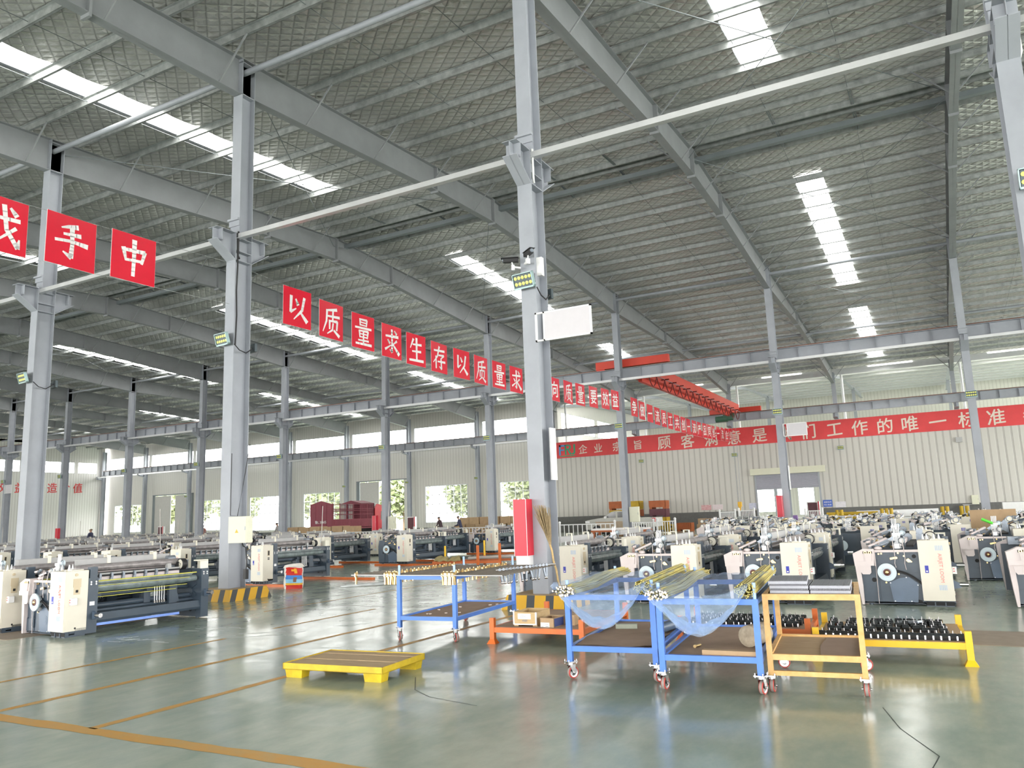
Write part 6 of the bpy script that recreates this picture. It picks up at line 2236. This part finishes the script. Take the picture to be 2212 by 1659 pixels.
# white site fences
def fence(x0, x1, y, h, label, step=.16, posts=True, y1=None):
    o = thing('fence', label, 'fence', (0, 0, 0))
    y1 = y if y1 is None else y1
    def P(t): return (x0 + (x1 - x0) * t, y + (y1 - y) * t)
    b = MB(); b.bar((x0, y, h - .05), (x1, y1, h - .05), .05, .05).bar((x0, y, .18), (x1, y1, .18), .05, .05).build('rail', M_WHITE, o)
    L = math.hypot(x1 - x0, y1 - y); n = max(2, int(L / step))
    b = MB()
    for i in range(n + 1):
        q = P(i / n); b.box(q[0] - .018, q[0] + .018, q[1] - .018, q[1] + .018, .18, h - .05)
    b.build('baluster', M_WHITE, o)['kind'] = 'stuff'
    for t in ((0, 1) if posts else (1,)):
        q = P(t)
        MB().cyl((q[0], q[1], 0), (q[0], q[1], h + .05), .06, 10).sphere((q[0], q[1], h + .07), .075, 10, 6).build('post', M_WHITE, o)
    return o


fence(-18.8, -15.55, 40, 1.02, 'white fence section in front of the pickup wheel', .27)
fence(-14.6, -13.4, 40.0, 1.02, 'white mesh fence section behind the wrapped rollers', .13)
fence(-13.2, -12.25, 40, 1.05, 'white fence section with the round topped post left of the orange crate', .12)
fence(-8.0, -2.0, 42, 1.02, 'long low white rail behind the cluttered looms', .9)
fence(2.2, 6.5, 42, .95, 'white rail at the right edge behind the looms', .9)
fence(-31.5, -24.0, 44, .95, 'white fence in front of the big carton pile', .24)
fence(-37.5, -30.5, 39.5, .95, 'white fence below the truck, behind the middle looms', .24)
fence(-12.9, -11.9, 52, 1.35, 'left leaf of the tall white gates under the crane hook', .09)
fence(-11.65, -10.7, 52, 1.4, 'right leaf of the tall white gates under the crane hook', .09)
o = fence(-7.6, -6.6, 52, 1.25, 'small white barrier panel left of the yellow posts', .1)
for i, (x, w) in enumerate(((-5.1, 2), (-2.9, 3), (-.1, 2), (1.0, 1), (5.2, 1), (6.0, 1), (.75, 1))):
    for j in range(w):
        tag(MB().cyl((x + .22 * j, 46, 0), (x + .22 * j, 46, 1.25), .09, 10).build('bollard', M_CRATEY), 'yellow post standing behind the white rail at the right', 'post', 'yellow posts behind the white rail')
tag(MB().box(-4.5, -.3, 50, 51, .75, 1.12).box(-4.5, -.3, 50, 51, .35, .72).box(-4.4, -.4, 50.1, 50.9, 0, .35).build('sheet_stack', M_SILVER), 'bright stack of sheet metal behind the yellow posts', 'sheet stack')
tag(MB().cyl((-6.0, 49, 1.0), (-3.3, 49, 1.0), .10, 8).cyl((-6.0, 49, .8), (-3.3, 49, .8), .10, 8).box(-5.9, -5.8, 48.8, 49.2, 0, .7).box(-3.6, -3.5, 48.8, 49.2, 0, .7).build('pipe_stack', M_CRATEY), 'ochre pipes on a stand left of the bright sheet stack', 'pipes')
tag(MB().box(2.6, 4.0, 47, 47.6, .5, 1.35).box(2.7, 2.8, 47, 47.6, 0, .5).box(3.8, 3.9, 47, 47.6, 0, .5).build('white_cabinet', M_WHITE), 'white cabinet right of the right column at the far rail', 'cabinet')
for k in range(2):
    pass
# grey stacks, purple bundle and boards among the rows
for j in range(4):
    b = MB()
    for i in range(8): b.lathe((0, 0, .115 * i), (0, 0, 1), [(.09, 0), (.125, .04), (.125, .07), (.08, .10)], 10)
    o = b.build('coil_stack', M_GALV); o.location = (-8.62 + .29 * j, 38.5, .25)
    tag(o, 'grey stack of ring parts, %s of four in a row under the crane hook' % ORD[j], 'part stack')
    tag(MB().box(-8.745 + .29 * j, -8.495 + .29 * j, 38.37, 38.63, 0, .25).build('pallet_block', M_PLANK), 'low wooden block under the %s grey ring stack' % ORD[j], 'block')
tag(MB().box(-7.5, -6.65, 39.2, 39.8, 0, .80).box(-7.5, -7.1, 39.2, 39.8, .80, 1.10).box(-7.05, -6.68, 39.2, 39.8, .80, 1.04).build('part_stack', M_BEAM), 'broad grey stack of flat parts right of the ring stacks', 'part stack')
pu = tag(MB().box(-6.85, -5.9, 38.5, 38.7, .55, .85).cyl((-6.75, 38.6, .98), (-6.0, 38.6, 1.02), .12, 10, mi=1).box(-6.85, -6.75, 38.5, 39.1, 0, .9, 2).box(-6.0, -5.9, 38.5, 39.1, 0, .9, 2).build('roll_stand', [M_CARDL, mat('purple_film', (.28, .17, .42), .4, 0, .1), M_BEAM]), 'purple wrapped roll on a stand right of the grey stacks', 'roll')
bo = tag(MB().box(.6, 1.7, 25.6, 25.7, .02, 1.28).build('plywood_board', M_CARDL), 'tall brown board standing behind the open sided loom', 'board')
tb = thing('trestle_table', 'low brown bench with white sheets on top behind the second row looms', 'bench', (-14.2, 33.5, 0))
MB().box(0, 2.6, 0, .9, .70, .78).build('top', M_CRATEO, tb); MB().box(.05, 2.55, .05, .85, .78, .86).build('sheet', M_WHITE, tb)
for x in (.05, 2.45):
    for y in (.05, .75): MB().box(x, x + .1, y, y + .1, 0, .70).build('leg', M_CRATEO, tb)

# orange rack of long tubes between the middle looms
ork = thing('tube_rack', 'orange rack with yellow topped posts holding grey tubes in the middle distance', 'rack', (0, 0, 0))
for x, y, h, top in ((-15.25, 23.1, .64, 1), (-13.70, 22.7, .66, 0), (-13.12, 23.15, .70, 0), (-14.15, 23.9, .78, 1)):
    MB().box(x - .035, x + .035, y - .035, y + .035, 0, h * (.35 if top else 1)).build('post', M_TORA, ork)
    if top: MB().cyl((x, y, h * .35), (x, y, h), .035, 10).build('yellow_post', M_TYEL, ork)
MB().bar((-15.3, 23.1, .12), (-11.9, 24.6, .12), .08, .08).bar((-15.5, 22.7, .10), (-13.1, 23.15, .10), .08, .08).build('rail', M_TORA, ork)
for j in range(3):
    o = MB().lathe((0, 0, 0), (1, .22, .03), [(.04, 0), (.05, 0), (.05, 1.9), (.04, 1.9)], 12).build('grey_tube', M_PIPE); o.location = (-14.35 + .1 * j, 23.15 + .13 * j, .215)
    tag(o, 'grey plastic tube lying on the orange rack of the middle distance', 'tube', 'grey tubes on the orange rack')
sk2 = MB()
sk2.grid(lambda u, v: (.42 * (u - .5) * 2 * (1 - .15 * math.sin(v * 5)), .20 * math.cos(PI * v) * (1 - .35 * math.exp(-((u - .5) * 7) ** 2)), .02 + .16 * math.sin(PI * v) * (1 - .45 * math.exp(-((u - .5) * 6) ** 2)) + .02 * math.sin(u * 22)), 26, 12)
o = sk2.build('khaki_sack', M_SACK); o.location = (-14.85, 22.75, .14); o.rotation_euler = (0, 0, .15); tag(o, 'limp khaki sack thrown over the orange tube rack', 'sack')

# thin upright rods above the looms
for x, y, z0, z1, dx, nm in ((-23.7, 16.0, .85, 2.19, .0, 'left of the electric box column, tallest'), (-20.65, 16.0, .9, 2.17, -.16, 'just left of the electric box column'), (-14.47, 16.0, .95, 2.02, .09, 'above the loom behind the sack'), (-12.3, 16.2, 1.05, 2.05, .1, 'above the loom one row behind the sack')):
    yb = {-14.47: 17.66, -12.3: 24.4}.get(x, y)
    s = yb / 16.0
    p0 = Vector((x * s, yb, 0)); p1 = Vector(((x + dx) * s, yb, 1.6 + (z1 - 1.6) * s))
    o = MB().cyl((0, 0, 0), p1 - p0, .010 * s, 6).build('whip_rod', M_PIPE); o.location = p0
    tag(o, 'thin upright rod ' + nm, 'rod')
for i, (x, y) in enumerate(((-45.0, 24.8), (-38.2, 29.6), (-27.0, 17.5), (-36.0, 29.5), (-30.0, 24.0))):
    o = MB().cyl((0, 0, 0), (.03, 0, 1.95), .012, 6).build('whip_rod', M_PIPE); o.location = (x, y, 0); tag(o, 'thin rod rising among the distant looms at the left', 'rod', 'thin rods among the distant looms')

# ================================================================== PEOPLE
def person(loc, rz, label, shirt, trousers, pose='stand', cap=None):
    o = thing('person', label, 'person', loc, rz)
    lean = {'stand': .0, 'work': .32}[pose]
    # joints: pelvis root, spine, head, arms, legs (facing -y)
    c, s = math.cos(lean), math.sin(lean)
    def T(z, y=0, x=0): return (x, -(z - .92) * s + y * c, .92 + (z - .92) * c)
    J = {'pelvis': (0, 0, .92), 'belly': T(1.08), 'chest': T(1.28), 'neckb': T(1.43), 'neck': T(1.49), 'headb': T(1.55, -.01), 'headm': T(1.62, -.02), 'headt': T(1.69, -.01)}
    edges = [('pelvis', 'belly'), ('belly', 'chest'), ('chest', 'neckb'), ('neckb', 'neck'), ('neck', 'headb'), ('headb', 'headm'), ('headm', 'headt')]
    R = {'pelvis': .14, 'belly': .135, 'chest': .155, 'neckb': .09, 'neck': .055, 'headb': .075, 'headm': .095, 'headt': .06}
    for sd, nm in ((-1, 'l'), (1, 'r')):
        J['sh' + nm] = T(1.40, 0, sd * .19)
        if pose == 'work':
            J['el' + nm] = (sd * .25, T(1.2)[1] - .10, 1.10); J['wr' + nm] = (sd * .15, T(1.2)[1] - .33, 1.02); J['ha' + nm] = (sd * .13, T(1.2)[1] - .41, 1.0)
        else:
            J['el' + nm] = (sd * .25, -.02 if sd < 0 else -.06, 1.12); J['wr' + nm] = (sd * .20, -.16, .95 if sd < 0 else 1.05); J['ha' + nm] = (sd * .17, -.23, .92 if sd < 0 else 1.06)
        J['hip' + nm] = (sd * .095, 0, .86); J['kn' + nm] = (sd * .10, -.03, .49); J['an' + nm] = (sd * .105, .02, .09); J['toe' + nm] = (sd * .12, -.14, .04)
        edges += [('neckb', 'sh' + nm), ('sh' + nm, 'el' + nm), ('el' + nm, 'wr' + nm), ('wr' + nm, 'ha' + nm), ('pelvis', 'hip' + nm), ('hip' + nm, 'kn' + nm), ('kn' + nm, 'an' + nm), ('an' + nm, 'toe' + nm)]
        R.update({'sh' + nm: .065, 'el' + nm: .045, 'wr' + nm: .034, 'ha' + nm: .036, 'hip' + nm: .095, 'kn' + nm: .065, 'an' + nm: .045, 'toe' + nm: .04})
    names = list(J)
    me = bpy.data.meshes.new('body')
    me.from_pydata([J[n] for n in names], [(names.index(a), names.index(b_)) for a, b_ in edges], [])
    tmp = bpy.data.objects.new('body_tmp', me); COL.objects.link(tmp)
    sm = tmp.modifiers.new('skin', 'SKIN')
    for i, n in enumerate(names):
        me.skin_vertices[0].data[i].radius = (R[n], R[n] * (.8 if n in ('chest', 'belly', 'pelvis') else 1))
    me.skin_vertices[0].data[0].use_root = True
    tmp.modifiers.new('sub', 'SUBSURF').levels = 1
    dg = bpy.context.evaluated_depsgraph_get()
    m2 = bpy.data.meshes.new_from_object(tmp.evaluated_get(dg))
    bpy.data.objects.remove(tmp)
    m2.materials.clear()
    for m in (shirt, trousers, M_SKIN, M_BLACK): m2.materials.append(m)
    for p in m2.polygons:
        q = p.center; p.use_smooth = True
        up = Vector((0, -s, c)).dot(Vector(q) - Vector((0, 0, .92))) + .92
        if up > 1.475 and abs(q.x) < .13: p.material_index = 2
        elif q.z < .08: p.material_index = 3
        elif q.z < .93 and abs(q.x) < .16 or q.z < .86: p.material_index = 1
        if (Vector(q) - Vector(J['hal'])).length < .08 or (Vector(q) - Vector(J['har'])).length < .08: p.material_index = 2
    link('body', m2, o)
    hb_ = MB()
    hp = Vector(T(1.65, .005))
    hb_.grid(lambda u, v: (hp.x + .098 * math.cos(2 * PI * u) * math.cos(v * PI / 2), hp.y + .012 + .108 * math.sin(2 * PI * u) * math.cos(v * PI / 2), hp.z - .02 + .095 * math.sin(v * PI / 2)), 14, 5)
    if cap:
        hb_.box(hp.x - .07, hp.x + .07, hp.y - .19, hp.y - .08, hp.z + .0, hp.z + .012)
    hb_.build('cap' if cap else 'hair', cap or M_BLACK, o)
    f = MB(); fp = Vector(T(1.615, -.115))
    f.prism([(fp.y - .02, fp.z - .02), (fp.y + .02, fp.z - .02), (fp.y + .02, fp.z + .03)], 'x', -.012, .012)
    f.build('nose', M_SKIN, o)
    e = MB()
    for sd in (-1, 1): e.sphere((sd * .033, fp.y + .012, fp.z + .03), .010, 6, 4)
    e.build('eye', M_BLACK, o)
    er = MB()
    for sd in (-1, 1): er.sphere((sd * .098, fp.y + .10, fp.z + .01), .02, 6, 5, (.5, 1, 1.5))
    er.build('ear', M_SKIN, o)
    return o


SH1 = mat('dark_navy_shirt', (.045, .05, .10), .8, 0, .1); SH2 = mat('grey_shirt', (.33, .31, .31), .8, 0, .1); SH3 = mat('dark_work_shirt', (.08, .05, .06), .8, 0, .1)
TR1 = mat('dark_trousers', (.03, .035, .05), .8, 0, .1)
person((-52.7, 35.0, 0), -1.2, 'person in dark navy work clothes and a cap among the far left looms', SH1, TR1, 'stand', M_TRUNK)
person((-39.75, 40.0, 0), -.3, 'person in a grey shirt bending over by the cartons in front of the truck', SH2, TR1, 'work')
person((-29.95, 45.0, 0), -1.6, 'person in dark clothes leaning left before the gridded window', SH3, TR1, 'work')
person((-29.0, 46.0, 0), -1.3, 'person in navy bending beside the big carton pile', SH1, TR1, 'work')
person((-52.0, 44.0, 0), .4, 'person in a reddish shirt far left near the electric box column', mat('reddish_shirt', (.35, .16, .14), .8, 0, .1), TR1, 'stand')

# ================================================================== OUTSIDE: trees beyond the windows
def tree(x, y, h, w, seed):
    r = random.Random(seed)
    o = thing('tree', 'leafy green tree outside beyond the window wall', 'tree', (x, y, 0), 0, 'trees outside the windows')
    MB().cyl((0, 0, 0), (0, 0, h * .55), .16, 8, .08).build('trunk', M_TRUNK, o)
    b = MB()
    for i in range(1100):
        a, e, q = r.uniform(0, 2 * PI), r.uniform(-1, 1), r.random() ** .35
        p = Vector((w * q * math.cos(a) * math.sqrt(1 - e * e), w * q * math.sin(a) * math.sqrt(1 - e * e), h * .6 + h * .42 * e * q))
        d1 = Vector((r.uniform(-1, 1), r.uniform(-1, 1), r.uniform(-.6, .6))).normalized() * .55; d2 = d1.cross(Vector((r.uniform(-1, 1), r.uniform(-1, 1), 1))).normalized() * .36
        b.add([p - d1, p - d2 * .8, p + d1, p + d2], [(0, 1, 2, 3)], r.randint(0, 1))
    f = b.build('foliage', [M_LEAF, mat('leaf_light', (.26, .30, .16), .7, 0, .2, 2)], o)
    f['kind'] = 'stuff'
    return o


for i in range(14):
    x = -150 + i * 8.8 + random.uniform(-1, 1)
    tree(x, 94 + random.uniform(0, 14), random.uniform(7.5, 10.5), random.uniform(3.4, 4.3), 100 + i)
